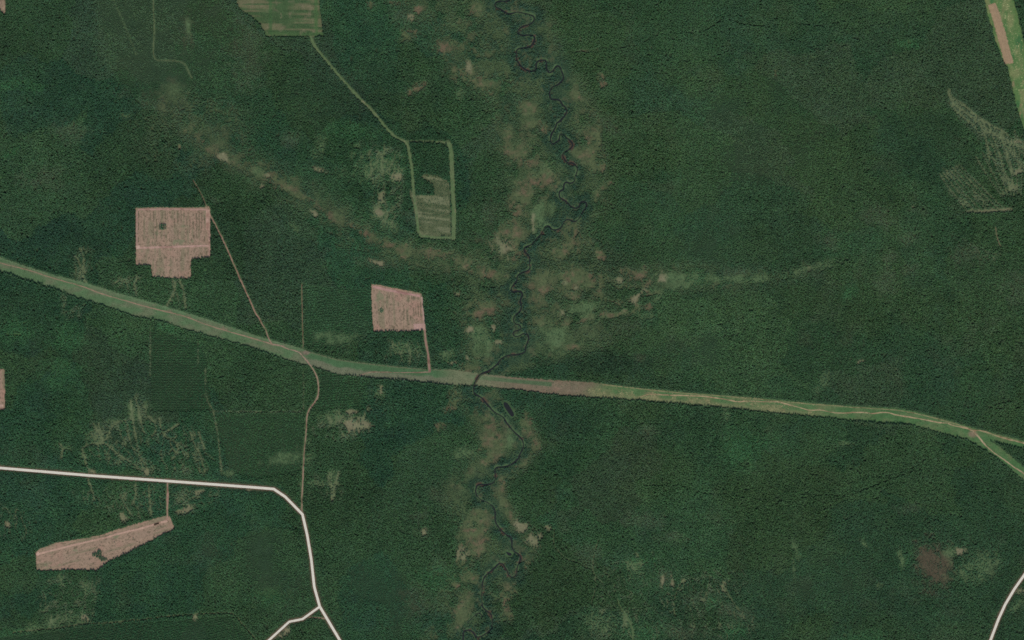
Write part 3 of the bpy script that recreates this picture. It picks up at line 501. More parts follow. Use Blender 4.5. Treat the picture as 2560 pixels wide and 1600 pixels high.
def ribbon(name, P, width, z, mat, colour, jitter=0.0, seed=1, parent=None, side=0.0, rows=3, wave=0.0):
    """strip along a line; side shifts it sideways"""
    Q = resample(P, 2.5)
    d = np.gradient(Q, axis=0); d /= np.linalg.norm(d, axis=1)[:, None] + 1e-9
    n = np.c_[-d[:, 1], d[:, 0]]
    r = np.random.default_rng(seed)
    k = len(Q)
    def j():
        return np.convolve(r.normal(0, 1, k + 6), np.ones(3) / 3, 'same')[3:-3] * jitter
    wv = 1 + wave * 2 * (noise(np.arange(k) * 1.0, np.zeros(k), 9.0, seed + 1) - 0.5)
    lo = -width / 2 * wv + j() + side; hi = width / 2 * wv + j() + side
    V = []
    for t in np.linspace(0, 1, rows):
        V.append(Q + n * (lo * (1 - t) + hi * t)[:, None])
    V = np.stack(V)                       # rows, k, 2
    f = grid_faces(rows, k)
    vx = V[..., 0].ravel(); vy = V[..., 1].ravel()
    return mesh_obj(name, np.c_[wx(vx), wy(vy), np.full(len(vx), z)], f[:, ::-1], mat, parent, colour(vx, vy))

def mixc(a, b, t):
    t = np.clip(t, 0, 1)[:, None]; return a * (1 - t) + b * t

# ------------------------------------------------------------------ the ground
def ground_colour(x, y):
    s = lambda F: sample(F, x, y)
    floor = A(40, 62, 42)
    c = np.tile(floor, (len(x), 1))
    c = mixc(c, A(50, 62, 42), fbm(x, y, 120, 11))
    c = mixc(c, A(62, 86, 52), 0.85 * s(masks['v']))
    c = mixc(c, A(66, 68, 48), 0.6 * s(masks['w']))
    c = mixc(c, A(70, 86, 55), 0.85 * s(mosaic))
    c = mixc(c, A(44, 66, 46), 0.7 * s(flood))
    c = mixc(c, A(82, 80, 57), 0.4 * s(boggy))
    c = mixc(c, A(76, 68, 52), 0.9 * s(masks['d']))
    c = mixc(c, A(78, 98, 64), s(masks['g']))
    bog = mixc(np.tile(A(92, 81, 61), (len(x), 1)), np.tile(A(76, 86, 56), (len(x), 1)), sstep(0.25, 0.58, fbm(x, y, 22, 21)))
    bog = mixc(bog, A(104, 88, 68), 0.8 * sstep(0.58, 0.8, fbm(x, y, 12, 23)))
    b = s(masks['b'])[:, None]; c = c * (1 - b) + bog * b
    c = mixc(c, A(94, 104, 72), s(thin))
    pale = mixc(np.tile(A(114, 106, 82), (len(x), 1)), np.tile(A(98, 106, 74), (len(x), 1)), fbm(x, y, 18, 31))
    p = s(masks['p'])[:, None]; c = c * (1 - p) + pale * p
    g = s(track_gap)
    c = mixc(c, A(84, 100, 66), sstep(2.0, 0.0, g) * 0.7)
    rd = s(d_road)
    c = mixc(c, A(92, 80, 60), sstep(8.0, 5.0, rd) * (0.5 + 0.5 * fbm(x, y, 10, 33)))
    # river banks: sedge and red-brown mud
    dr = np.minimum(s(d_river), s(d_ox))
    bank = sstep(7.5, 3.5, dr) * sstep(0.40, 0.52, fbm(x, y, 13, 209))
    mud = sstep(0.52, 0.68, fbm(x, y, 16, 43))
    bc = np.where((mud > 0.5)[:, None], A(74, 60, 48), A(68, 88, 57))
    c = c * (1 - bank[:, None]) + bc * bank[:, None]
    sp = s(sd_pond)
    c = mixc(c, A(64, 88, 54), sstep(5, 1, sp))
    away = np.maximum.reduce([X0 + 15 - x, x - X1 + 15, Y0 + 15 - y, y - Y1 + 15])
    c = mixc(c, A(42, 62, 42), sstep(0, 40, away))
    return c

GSTEP = 3.0
ax = np.arange(-150, 2711, GSTEP); ay = np.arange(-120, 1721, GSTEP)
far = np.array([400, 1200, 3000, 8000, 20000.0])
axx = np.r_[-150 - far[::-1], ax, 2710 + far]; ayy = np.r_[-120 - far[::-1], ay, 1720 + far]
EX, EY = np.meshgrid(axx, ayy)
ex, ey = EX.ravel(), EY.ravel()
dr_ = np.minimum(sample(d_river, ex, ey) - 0.6, sample(d_ox, ex, ey) + 1.4)
ez = -2.4 * sstep(4.2, 0.8, dr_) - 2.0 * sstep(2.5, -1.5, sample(sd_pond, ex, ey))
ez += -0.7 * sstep(3.0, 0.5, sample(d_stream, ex, ey))
ground = mesh_obj('ground', np.c_[wx(ex), wy(ey), ez], grid_faces(len(ayy), len(axx)), M_GROUND, None, ground_colour(ex, ey))
tag(ground, 'dark green forest floor and boggy ground under the whole scene', kind='structure')

# ------------------------------------------------------------------ water
def water_strip(name, P, width, z, label, seed):
    o = ribbon(name, resample(smooth(P, 2), 2.0), width, z, M_WATER, lambda x, y: np.zeros((len(x), 3)), 0.4, seed, wave=0.55)
    return tag(o, label, kind='structure')
water_strip('river', RIVER, 3.3, -1.0, 'narrow dark river winding from the top edge to the bottom edge', 3)
water_strip('oxbow_lake', OXBOW, 3.0, -0.75, 'small curved oxbow beside the river near the bottom edge', 4)
def water_poly(name, poly, label):
    P = smooth(poly + [poly[0]], 2)[:-1]
    c = P.mean(0)
    P = c + (P - c) * 1.12
    v = np.c_[wx(np.r_[c[0], P[:, 0]]), wy(np.r_[c[1], P[:, 1]]), np.full(len(P) + 1, -0.7)]
    n = len(P); f = [(0, 1 + (i + 1) % n, 1 + i) for i in range(n)]
    tag(mesh_obj(name, v, f, M_WATER), label, kind='structure')
water_poly('pond', POND, 'dark oval pond just east of the river below the corridor')
water_poly('pool', POOL, 'tiny dark pool beside a bend of the lower river')

# ------------------------------------------------------------------ grass corridor
def corridor_colour(x, y):
    t = (y - top_y(x)) / (bot_y(x) - top_y(x))
    west = mixc(np.tile(A(78, 101, 67), (len(x), 1)), np.tile(A(92, 101, 73), (len(x), 1)), sstep(0.35, 0.7, fbm(x * 0.4, y, 14, 71)))
    west = mixc(west, A(108, 99, 78), sstep(0.62, 0.85, fbm(x * 0.6, y, 9, 72)) * sstep(0.55, 0.2, t))
    west = mixc(west, A(90, 112, 78), sstep(0.20, 0.05, t) * 0.7)
    mid = mixc(np.tile(A(68, 95, 62), (len(x), 1)), np.tile(A(98, 102, 78), (len(x), 1)), sstep(0.42, 0.62, t + 0.3 * (fbm(x * 0.5, y, 10, 73) - 0.5)))
    mid = mixc(mid, A(108, 104, 80), sstep(0.12, 0.02, t) * 0.6)
    bare = mixc(np.tile(A(104, 98, 77), (len(x), 1)), np.tile(A(111, 95, 76), (len(x), 1)), fbm(x, y, 12, 74))
    green_bed = sstep(1150, 1190, x) * sstep(1381, 1378, x) * sstep(0.12, 0.2, t) * sstep(0.52, 0.44, t)
    bare = mixc(bare, A(70, 92, 62), 0.9 * green_bed)
    bare = mixc(bare, A(120, 100, 82), 0.7 * sstep(1, 0.4, np.hypot((x - 1392) / 14, (y - 972) / 7)))
    bare = mixc(bare, A(96, 108, 76), 0.7 * sstep(1500, 1380, np.abs(x - 1150) + 1350))
    east = mixc(np.tile(A(76, 102, 62), (len(x), 1)), np.tile(A(96, 105, 69), (len(x), 1)), sstep(0.35, 0.75, fbm(x * 0.4, y, 14, 75)))
    east = mixc(east, A(106, 109, 75), sstep(0.55, 0.8, t) * sstep(2120, 1980, x) * 0.7)
    east = mixc(east, A(116, 104, 78), sstep(0.68, 0.85, fbm(x * 0.5, y, 16, 76)) * 0.8)
    far_e = mixc(np.tile(A(68, 98, 58), (len(x), 1)), np.tile(A(88, 104, 67), (len(x), 1)), sstep(0.4, 0.8, fbm(x * 0.5, y, 12, 79)))
    c = mixc(west, mid, sstep(730, 790, x))
    c = mixc(c, bare, sstep(1085, 1150, x))
    c = mixc(c, east, sstep(1440, 1530, x + 40 * (t - 0.5)))
    c = mixc(c, far_e, sstep(2030, 2110, x))
    c = mixc(c, A(118, 100, 86), 0.8 * sstep(1, 0.3, np.hypot((x - 765) / 14, (y - 882) / 8)))
    c = mixc(c, A(124, 106, 86), 0.8 * sstep(1, 0.3, np.hypot((x - 2432) / 16, (y - 1085) / 12)))
    return c
tag(sheet('grass_corridor', CORRIDOR, corridor_colour, 0.30, M_SHEET, 1.6, WEDGE, wet=True),
    'long grassy right-of-way cut through the forest from left edge to right edge', kind='structure')

def ne_colour(x, y):
    c = mixc(np.tile(A(80, 106, 60), (len(x), 1)), np.tile(A(106, 114, 72), (len(x), 1)), sstep(0.35, 0.7, fbm(x, y * 0.5, 14, 81)))
    c = mixc(c, A(126, 112, 82), 0.8 * sstep(0.55, 0.75, fbm(x, y * 0.5, 9, 88)) * sstep(150, 200, y) * sstep(300, 270, x - 2260 - 0.3 * y))
    return mixc(c, A(62, 98, 56), sstep(0.6, 0.8, fbm(x * 1.5, y * 0.4, 16, 82)))
tag(sheet('grass_strip', NE_STRIP, ne_colour, 0.30, M_SHEET, 1.6), 'bright grass strip slanting through the top right corner', kind='structure')
def soil_colour(x, y):
    c = mixc(np.tile(A(134, 114, 88), (len(x), 1)), np.tile(A(148, 124, 94), (len(x), 1)), noise(x * 1.0 - 0.28 * y, y * 0.03, 2.4, 83))
    return c
tag(sheet('soil_strip', NE_SOIL, soil_colour, 0.75, M_SOIL, 1.2), 'long brown strip of bare soil on the grass in the top right corner', kind='structure')

def field_colour(x, y):
    rows = sstep(0.35, 0.65, noise(x * 0.07, y, 4.2, 84))
    c = mixc(np.tile(A(62, 82, 50), (len(x), 1)), np.tile(A(94, 94, 66), (len(x), 1)), rows * sstep(0.2, 0.55, fbm(x, y, 40, 85)))
    c = mixc(c, A(68, 92, 54), sstep(7, 2, np.abs(x - 790 - 0 * y)) * 0.9)
    c = mixc(c, A(66, 90, 53), sstep(6, 2, np.abs(y - 84)) * 0.9)
    c = mixc(c, A(60, 86, 50), sstep(6, 2, np.abs(x - 676)) * 0.8)
    return mixc(c, A(122, 108, 86), sstep(0.66, 0.8, fbm(x, y, 12, 86)) * 0.3)
tag(sheet('striped_field', FIELD_F, field_colour, 0.30, M_SHEET, 1.4), 'olive striped field at the top edge with regrowth in rows', kind='structure')
def plot_colour(x, y):
    rows = sstep(0.4, 0.6, noise(x * 0.1 + 0.02 * y, y - 0.12 * x, 5.5, 87))
    return mixc(np.tile(A(100, 104, 75), (len(x), 1)), np.tile(A(78, 86, 58), (len(x), 1)), rows * 0.8)
tag(sheet('regrowth_plot', PLOT_G, plot_colour, 0.28, M_SHEET, 1.5), 'pale olive plot with dark slash bands between two grass lanes', kind='structure')

# ------------------------------------------------------------------ clear-cuts
def clear_colour(seed, ang, pink):
    a = math.radians(ang); ca, sa = math.cos(a), math.sin(a)
    def f(x, y):
        u = x * ca + y * sa; v = -x * sa + y * ca       # v runs along the rows
        n1 = noise(u, v * 0.05, 2.4, seed); n2 = noise(u, v * 0.12, 5.5, seed + 1)
        c = mixc(np.tile(A(134, 114, 94), (len(x), 1)), np.tile(A(147, 123, 101), (len(x), 1)), n1)
        c = mixc(c, A(124, 112, 88), sstep(0.55, 0.8, n2))
        c = mixc(c, A(147, 118, 99), pink * sstep(0.5, 0.75, fbm(x, y, 26, seed + 2)))
        c = mixc(c, A(98, 88, 68), 0.85 * sstep(0.66, 0.85, noise(u, v * 0.6, 2.2, seed + 3)))
        c = mixc(c, A(112, 112, 84), 0.8 * sstep(0.68, 0.82, fbm(x, y, 18, seed + 4)))
        return c
    return f
clearings = {}
for nm, poly, sd, ang, pk, lab in (
    ('A', CLEAR_A, 400, 0, 0.6, 'large stepped brown clearing with a square grove left in it'),
    ('B', CLEAR_B, 420, -3, 1.0, 'four-sided pinkish brown clearing north of the corridor'),
    ('C', CLEAR_C, 440, 74, 0.6, 'long slanting brown clearing below the white road'),
    ('D', CLEAR_D, 460, 0, 1.0, 'brown clearing cut off by the middle of the left edge'),
    ('E', CLEAR_E, 480, 20, 1.0, 'sliver of brown clearing in the top left corner')):
    clearings[nm] = tag(sheet('clearing', poly, clear_colour(sd, ang, pk), 0.35, M_SOIL, 1.2), lab, kind='structure')

def trail_colour(col):
    base = A(*col)
    def f(x, y):
        c = mixc(np.tile(base * 0.92, (len(x), 1)), np.tile(base * 1.15, (len(x), 1)), fbm(x, y, 7, 95))
        return mixc(c, np.tile(base * np.array([0.62, 0.55, 0.52]), (len(x), 1)), 0.8 * sstep(0.55, 0.72, fbm(x, y, 16, 96)))
    return f
TZ = [0.62]
def machine_trail(key, P, w, col, seed):
    TZ[0] += 0.03
    ribbon('machine_trail', band_noise(P, 0.25, seed), w, TZ[0], M_SOIL, trail_colour(col), 0.35, seed, clearings[key])
machine_trail('A', [(343, 619.5), (375, 619), (413, 618), (460, 616), (522, 614)], 5.0, (158, 128, 112), 11)
machine_trail('A', [(344, 524), (400, 523), (460, 523), (520, 524)], 4.0, (154, 122, 108), 12)
machine_trail('A', [(343, 526), (342, 560), (342, 616)], 3.6, (148, 120, 106), 13)
machine_trail('A', [(519, 524), (520, 545), (519, 575)], 10.0, (160, 130, 112), 14)
machine_trail('A', [(523, 575), (523.5, 610), (523, 640)], 3.4, (154, 124, 108), 15)
machine_trail('A', [(344, 614), (345.5, 622)], 9.0, (172, 144, 126), 25)
machine_trail('B', [(931, 716), (960, 723), (1000, 731), (1050, 740)], 6.0, (158, 124, 112), 16)
machine_trail('B', [(1054, 742), (1058, 780), (1062, 824)], 3.0, (160, 136, 122), 17)
machine_trail('B', [(1034, 817), (1062, 815)], 15.0, (158, 128, 114), 18)
machine_trail('C', [(94, 1385), (116, 1380), (159, 1369), (212, 1356), (259, 1345.5), (304, 1332), (344, 1324), (384, 1311), (418, 1302)], 4.6, (164, 134, 114), 19)
machine_trail('C', [(92, 1382), (97, 1388)], 9.0, (170, 140, 122), 20)
machine_trail('D', [(-50, 1015), (8, 1015)], 8.0, (162, 136, 118), 21)

# ------------------------------------------------------------------ roads and tracks
M_ROAD = mat_flat('gravel', A(198, 190, 168), [(3, 0.93, 1.07), (18, 0.95, 1.05)])
M_SHOULDER = mat_flat('pale_shoulder', A(222, 215, 196), [(3, 0.93, 1.07)])
blank = lambda x, y: np.zeros((len(x), 3))
def offset_line(P, d):
    P = np.array(P, float); Q = []
    for i in range(len(P)):
        a = P[i] - P[i - 1] if i else P[1] - P[0]
        b = P[i + 1] - P[i] if i < len(P) - 1 else a
        a = a / np.linalg.norm(a); b = b / np.linalg.norm(b)
        na = np.array([-a[1], a[0]]); nb = np.array([-b[1], b[0]])
        m = na + nb; m = m / max(1e-6, (m @ m)) * 2
        Q.append(P[i] + m * d)
    return np.array(Q)
def road(P, width, z, label, seed):
    P = [np.array(p, float) for p in P]
    # verge of red soil, then the gravel bed with paler shoulders
    def strip(name, a, b, zz, mat, parent=None, colour=blank, jit=0.0):
        L = offset_line(P, a); R = offset_line(P, b)
        out = []
        for A_, B_ in ((L, R),):
            lo = []; hi = []
            for i in range(len(P) - 1):
                n = max(2, int(np.linalg.norm(P[i + 1] - P[i]) / 4))
                t = np.linspace(0, 1, n, endpoint=(i == len(P) - 2))[:, None]
                lo.append(A_[i] * (1 - t) + A_[i + 1] * t); hi.append(B_[i] * (1 - t) + B_[i + 1] * t)
            lo = np.vstack(lo); hi = np.vstack(hi)
        r = np.random.default_rng(seed)
        if jit:
            w = (hi - lo) / np.linalg.norm(hi - lo, axis=1)[:, None]
            lo = lo - w * (r.random(len(lo)) * jit)[:, None]; hi = hi + w * (r.random(len(lo)) * jit)[:, None]
        v = np.vstack([lo, hi]); k = len(lo)
        f = grid_faces(2, k)[:, ::-1]
        return mesh_obj(name, np.c_[wx(v[:, 0]), wy(v[:, 1]), np.full(2 * k, zz)], f, mat, parent, colour(v[:, 0], v[:, 1]))
    h = width / 2
    o = strip('road', -h * 0.52, h * 0.52, z, M_ROAD)
    strip('shoulder', -h, -h * 0.54, z - 0.06, M_SHOULDER, o)
    strip('shoulder', h * 0.54, h, z - 0.06, M_SHOULDER, o)
    strip('verge', -h - 0.7, h + 0.7, z - 0.35, M_SOIL, o, trail_colour((104, 84, 66)), 1.4)
    tag(o, label, kind='structure')
    return o
road(ROAD, 5.6, 0.95, 'white gravel road crossing the lower left of the scene with an angular bend', 31)
road(ROAD_BR, 4.8, 0.75, 'short white branch road leaving the bottom left bend', 32)
road(ROAD_SE, 5.6, 0.95, 'white road cutting across the bottom right corner', 33)

for n, (nm, lab, P, w, c, gap) in enumerate(TRACKS):
    tag(ribbon(nm, band_noise(P, 0.45, 500 + n), w, 0.52 + 0.012 * n, M_SOIL, trail_colour(c), 0.25 * w ** 0.5, 520 + n, wave=0.45), lab, kind='structure')
def lane_colour(x, y):
    c = mixc(np.tile(A(78, 102, 63), (len(x), 1)), np.tile(A(94, 105, 72), (len(x), 1)), fbm(x, y, 20, 97))
    return mixc(c, A(116, 112, 86), sstep(0.65, 0.85, fbm(x, y, 9, 98)))
for n, (nm, lab, P, w, gap) in enumerate(GRASS_LANES):
    tag(ribbon(nm, band_noise(P, 0.5, 560 + n), w, 0.40 + 0.03 * n, M_SHEET, lane_colour, 0.6, 580 + n), lab, kind='structure')

# ------------------------------------------------------------------ tree models (unit height)
def conifer_mesh(name, sides, seed, tiers=((0.30, 0.17, 0.68), (0.64, 0.20, 0.87), (0.77, 0.145, 0.95), (0.88, 0.085, 1.0))):
    r = random.Random(seed); V = []; F = []
    n = 5
    for z, q in ((0, 0.016), (0.66, 0.008)):
        for i in range(n):
            a = 2 * math.pi * i / n; V.append((q * math.cos(a), q * math.sin(a), z))
    for i in range(n): F.append((i, (i + 1) % n, n + (i + 1) % n, n + i))
    trunk_faces = len(F)
    for z0, rad, z1 in tiers:
        b = len(V)
        off = r.random() * 6
        for i in range(sides * 2):
            a = off + math.pi * i / sides
            q = rad * (1.0 if i % 2 == 0 else 0.62) * r.uniform(0.82, 1.18)
            V.append((q * math.cos(a), q * math.sin(a), z0 + r.uniform(-0.025, 0.025) + (0.03 if i % 2 else 0)))
        V.append((r.uniform(-0.01, 0.01), r.uniform(-0.01, 0.01), z1))
        for i in range(sides * 2): F.append((b + i, b + (i + 1) % (sides * 2), b + sides * 2))
    return V, F, trunk_faces

def broad_mesh(seed):
    r = random.Random(seed); V = []; F = []
    n = 5
    for z, q in ((0, 0.02), (0.55, 0.012)):
        for i in range(n):
            a = 2 * math.pi * i / n; V.append((q * math.cos(a), q * math.sin(a), z))
    for i in range(n): F.append((i, (i + 1) % n, n + (i + 1) % n, n + i))
    trunk_faces = len(F)
    blobs = [(0, 0, 0.74, 0.20)] + [(0.13 * math.cos(k * 1.57 + r.random()), 0.13 * math.sin(k * 1.57 + r.random()), r.uniform(0.5, 0.68), r.uniform(0.12, 0.16)) for k in range(4)]
    for (x, y, z, q) in blobs:
        b = len(V); off = r.random() * 6
        for (dz, rr) in ((-0.8, 0.55), (-0.05, 1.0), (0.65, 0.72)):
            for i in range(5):
                a = off + 2 * math.pi * i / 5 + dz; k = q * rr * r.uniform(0.78, 1.2)
                V.append((x + k * math.cos(a), y + k * math.sin(a), z + q * dz * r.uniform(0.8, 1.2)))
        V.append((x, y, z + q * 1.1))
        for L in range(2):
            for i in range(5):
                a0 = b + 5 * L + i; a1 = b + 5 * L + (i + 1) % 5
                F.append((a0, a1, a1 + 5, a0 + 5))
        for i in range(5): F.append((b + 10 + i, b + 10 + (i + 1) % 5, b + 15))
    return V, F, trunk_faces

def proto(name, VF):
    V, F, tf = VF
    me = bpy.data.meshes.new(name); me.from_pydata(V, [], F)
    me.materials.append(M_TREE); me.materials.append(M_BARK)
    for i in range(tf): me.polygons[i].material_index = 1
    return bpy.data.objects.new(name, me)          # a model for the forest, not placed by itself
PROTOS = [proto('spruce_model', conifer_mesh('a', 5, 1)), proto('spruce_model', conifer_mesh('b', 6, 2)),
          proto('pine_model', conifer_mesh('c', 5, 3, ((0.50, 0.16, 0.75), (0.70, 0.20, 0.92), (0.82, 0.14, 1.0)))),
          proto('birch_model', broad_mesh(4)), proto('birch_model', broad_mesh(5))]
def patch_mesh(seed):
    """thirty metres square of closed forest, for the woods beyond the surveyed tract"""
    r = random.Random(seed); V = []; F = []; T = []
    for i in range(5):
        for j in range(5):
            v, f, tf = conifer_mesh('p', 5, seed * 31 + i * 5 + j)
            x, y = -12 + 6 * i + r.uniform(-1.6, 1.6), -12 + 6 * j + r.uniform(-1.6, 1.6)
            h_, w_, b = r.uniform(11, 16), r.uniform(7.0, 8.4) / 0.40, len(V)
            V += [(x + a * w_, y + c * w_, z * h_) for a, c, z in v]
            F += [tuple(k + b for k in q) for q in f]; T += [k < tf for k in range(len(f))]
    me = bpy.data.meshes.new('forest_patch_model'); me.from_pydata(V, [], F)
    me.materials.append(M_TREE); me.materials.append(M_BARK)
    me.polygons.foreach_set('material_index', np.array(T, np.int32))
    return bpy.data.objects.new('forest_patch_model', me)
PROTOS += [patch_mesh(1), patch_mesh(2)]

def forest_nodes():
    ng = bpy.data.node_groups.new('tree_cover', 'GeometryNodeTree')
    ng.interface.new_socket('Geometry', in_out='INPUT', socket_type='NodeSocketGeometry')
    ng.interface.new_socket('Geometry', in_out='OUTPUT', socket_type='NodeSocketGeometry')
    N, L = ng.nodes, ng.links
    gi = N.new('NodeGroupInput'); go = N.new('NodeGroupOutput')
    iop = N.new('GeometryNodeInstanceOnPoints')
    g2i = N.new('GeometryNodeGeometryToInstance')
    for p in reversed(PROTOS):
        oi = N.new('GeometryNodeObjectInfo'); oi.inputs['Object'].default_value = p
        L.new(oi.outputs['Geometry'], g2i.inputs[0])
    def attr(nm, typ):
        a = N.new('GeometryNodeInputNamedAttribute'); a.data_type = typ; a.inputs['Name'].default_value = nm
        return a.outputs['Attribute']
    L.new(gi.outputs[0], iop.inputs['Points'])
    L.new(g2i.outputs[0], iop.inputs['Instance'])
    iop.inputs['Pick Instance'].default_value = True
    L.new(attr('idx', 'INT'), iop.inputs['Instance Index'])
    L.new(attr('rot', 'FLOAT_VECTOR'), iop.inputs['Rotation'])
    L.new(attr('scl', 'FLOAT_VECTOR'), iop.inputs['Scale'])
    L.new(iop.outputs[0], go.inputs[0])
    return ng
NG = forest_nodes()

def tree_cover(name, x, y, z, scl, rot, col, idx, label):
    me = bpy.data.meshes.new(name); n = len(x)
    me.vertices.add(n)
    me.vertices.foreach_set('co', np.c_[wx(x), wy(y), z].astype(np.float32).ravel())
    for nm, typ, data, key in (('scl', 'FLOAT_VECTOR', scl, 'vector'), ('rot', 'FLOAT_VECTOR', rot, 'vector'),
                               ('col', 'FLOAT_COLOR', np.c_[col, np.ones(n)], 'color'), ('idx', 'INT', idx, 'value')):
        a = me.attributes.new(nm, typ, 'POINT')
        a.data.foreach_set(key, np.ascontiguousarray(data, np.int32 if typ == 'INT' else np.float32).ravel())
    o = bpy.data.objects.new(name, me); COL.objects.link(o)
    m = o.modifiers.new('cover', 'NODES'); m.node_group = NG
    return tag(o, label, kind='stuff')

# ------------------------------------------------------------------ where trees stand
SP = 3.0
cx = np.arange(-110, 2670, SP); cy = np.arange(-80, 1680, SP)
PX, PY = np.meshgrid(cx, cy)
PX[1::2] += SP / 2
px = PX.ravel() + rng.uniform(-1.1, 1.1, PX.size); py = PY.ravel() + rng.uniform(-1.1, 1.1, PX.size)
pl = plant[np.clip(((py - Y0) / CELL + 0.5).astype(int), 0, NY - 1), np.clip(((px - X0) / CELL + 0.5).astype(int), 0, NX - 1)]
# set plantation trees out in rows
for n, (lab, poly, ang, br, h) in enumerate(PLANT):
    k = pl == n + 1
    a = math.radians(ang); c, s = math.cos(a), math.sin(a)
    v = -px[k] * s + py[k] * c; u = px[k] * c + py[k] * s
    v2 = np.round(v / 4.2) * 4.2 + (v - np.round(v / 4.2) * 4.2) * 0.45
    px[k] = u * c - v2 * s; py[k] = u * s + v2 * c

s = lambda F: sample(F, px, py)
R1 = rng.random(px.size)
dens = np.ones(px.size)
hgt = 13.5 + 5.0 * (fbm(px, py, 60, 201) - 0.5) * 2
coarse = sstep(0.40, 0.60, fbm(px, py, 150, 205))
# stand structure
old_nw = sstep(20, -20, px - np.interp(py, [0, 130, 200, 240, 330, 420, 700], [235, 250, 285, 330, 420, 520, 640])) * sstep(660, 600, py)
young_n = (1 - old_nw) * sstep(620, 520, px) * sstep(260, 200, py)
hgt = hgt + 2.5 * old_nw - 6.0 * young_n
for (x, y, rx, ry) in ((700, 1420, 90, 130), (930, 1500, 130, 120), (600, 1400, 120, 120), (1900, 330, 220, 160), (1750, 560, 140, 120), (2020, 1450, 160, 90), (1700, 880, 160, 60)):
    hgt -= 4.5 * sstep(1.2, 0.6, np.hypot((px - x) / rx, (py - y) / ry))
b_, p_, g_, w_, v_ = (s(masks[k]) for k in 'bpgwv'); dk = s(masks['d'])
dens *= 1 - 0.5 * dk
hgt = hgt * (1 - 0.5 * dk)
th = s(thin); fl = s(flood)
mo = s(mosaic); bo = s(boggy)
dens *= (1 - 0.30 * mo) * (1 - 0.30 * bo)
dens *= 1 - 0.68 * b_ ** 1.3
dens *= 1 - 0.97 * p_
dens *= 1 - 0.5 * g_
dens *= 1 - 0.62 * th
hgt = hgt * (1 - 0.55 * th)
hgt = hgt * (1 - 0.45 * mo) * (1 - 0.3 * bo) * (1 - 0.6 * b_) * (1 - 0.45 * g_) * (1 - 0.28 * w_) * (1 - 0.25 * v_) * (1 - 0.1 * fl)
for n, (lab, poly, ang, br, h) in enumerate(PLANT):
    k = pl == n + 1
    hgt[k] = h * (0.9 + 0.2 * rng.random(k.sum())) * (1 - 0.4 * g_[k])
ok = np.ones(px.size, bool)
edge_j = rng.normal(0, 0.7, px.size)
ok &= s(sd_clear) > 0.4 + edge_j * 0.6
ok &= s(sd_corr) > 0.8 + edge_j
ok &= s(sd_ne) > 0.8 + edge_j
infield = s(sd_field) < 1.0 + edge_j
field_rows = noise(px * 0.07, py, 4.2, 84)
ok &= ~infield | ((field_rows < 0.42) & (rng.random(px.size) < 0.7) & (s(sd_field) < -5))
hgt = np.where(infield, 3.4, hgt)
ok &= s(track_gap) > edge_j * 0.5
rdist = s(d_road)
ok &= rdist > 4.4 + np.abs(edge_j)
hgt *= 0.45 + 0.55 * sstep(6, 17, rdist)
dr = np.minimum(s(d_river) , s(d_ox) + 2.2)
ok &= dr > 1.3 + np.abs(edge_j) + 13 * np.clip(fbm(px, py, 13, 209) - 0.42, 0, 0.6)
ok &= s(sd_pond) > 4 + np.abs(edge_j) * 2
ok &= (s(d_stream) > 0.9 + 0.5 * edge_j) | (fbm(px, py, 9, 213) > 0.52)
sdp = s(sd_plot)
inplot = sdp < 0
rows = noise(px * 0.1 + 0.02 * py, py - 0.12 * px, 5.5, 87)
dens = np.where(inplot & (sdp < -1.5 - 14 * np.clip(fbm(px, py, 9, 217) - 0.45, 0, 1)), np.where(rows + 0.3 * (fbm(px, py, 8, 215) - 0.5) > 0.46, 0.8, 0.25), dens)
hgt = np.where(inplot, 4.5, hgt)
ok &= R1 < dens
gap = fbm(px, py, 7, 211, 2)
ok &= ~((gap > 0.80) & (pl == 0))

# stand colours (leaf reflectance)
def leaf(r, g, b): return np.array([r, g, b])
n1 = fbm(px, py, 140, 221); n2 = fbm(px, py, 40, 225); n3 = fbm(px, py, 14, 229)
NT = px.size
DARK = leaf(0.035, 0.093, 0.045); MID = leaf(0.043, 0.104, 0.040); OLIVE = leaf(0.057, 0.108, 0.041); BROWN = leaf(0.076, 0.106, 0.056)
LIGHT_G = leaf(0.076, 0.138, 0.060); VIVID = leaf(0.046, 0.126, 0.048); BLUE = leaf(0.037, 0.087, 0.052); GREY_OLIVE = leaf(0.074, 0.118, 0.054); SCRUB = leaf(0.080, 0.118, 0.060)
col = np.tile(DARK, (NT, 1))
east = sstep(1250, 1500, px)
col = mixc(col, MID, 0.35 + 0.9 * (n2 - 0.4))
col = mixc(col, OLIVE, sstep(0.48, 0.72, n1) * (0.3 + 0.45 * east))
col = mixc(col, BLUE, sstep(0.55, 0.75, fbm(px, py, 75, 231)) * 0.4)
col = mixc(col, BROWN, sstep(0.62, 0.85, fbm(px, py, 55, 235)) * (0.25 + 0.35 * east))
col = mixc(col, OLIVE, 0.45 * young_n)
col = mixc(col, BLUE, 0.30 * old_nw)
col = mixc(col, OLIVE, 0.42 * east)
st = stand[np.clip(((py - Y0) / CELL + rng.uniform(-1, 1, NT)).astype(int), 0, NY - 1), np.clip(((px - X0) / CELL + rng.uniform(-1, 1, NT)).astype(int), 0, NX - 1)]
col = mixc(col, OLIVE, 0.5 * (hue_s[st] > 0.7)); col = mixc(col, BLUE, 0.15 * (hue_s[st] < 0.2))
col = mixc(col, BROWN, 0.35 * ((hue_s[st] > 0.45) & (hue_s[st] < 0.6)))
col *= np.exp(0.055 * tone_s[st])[:, None]
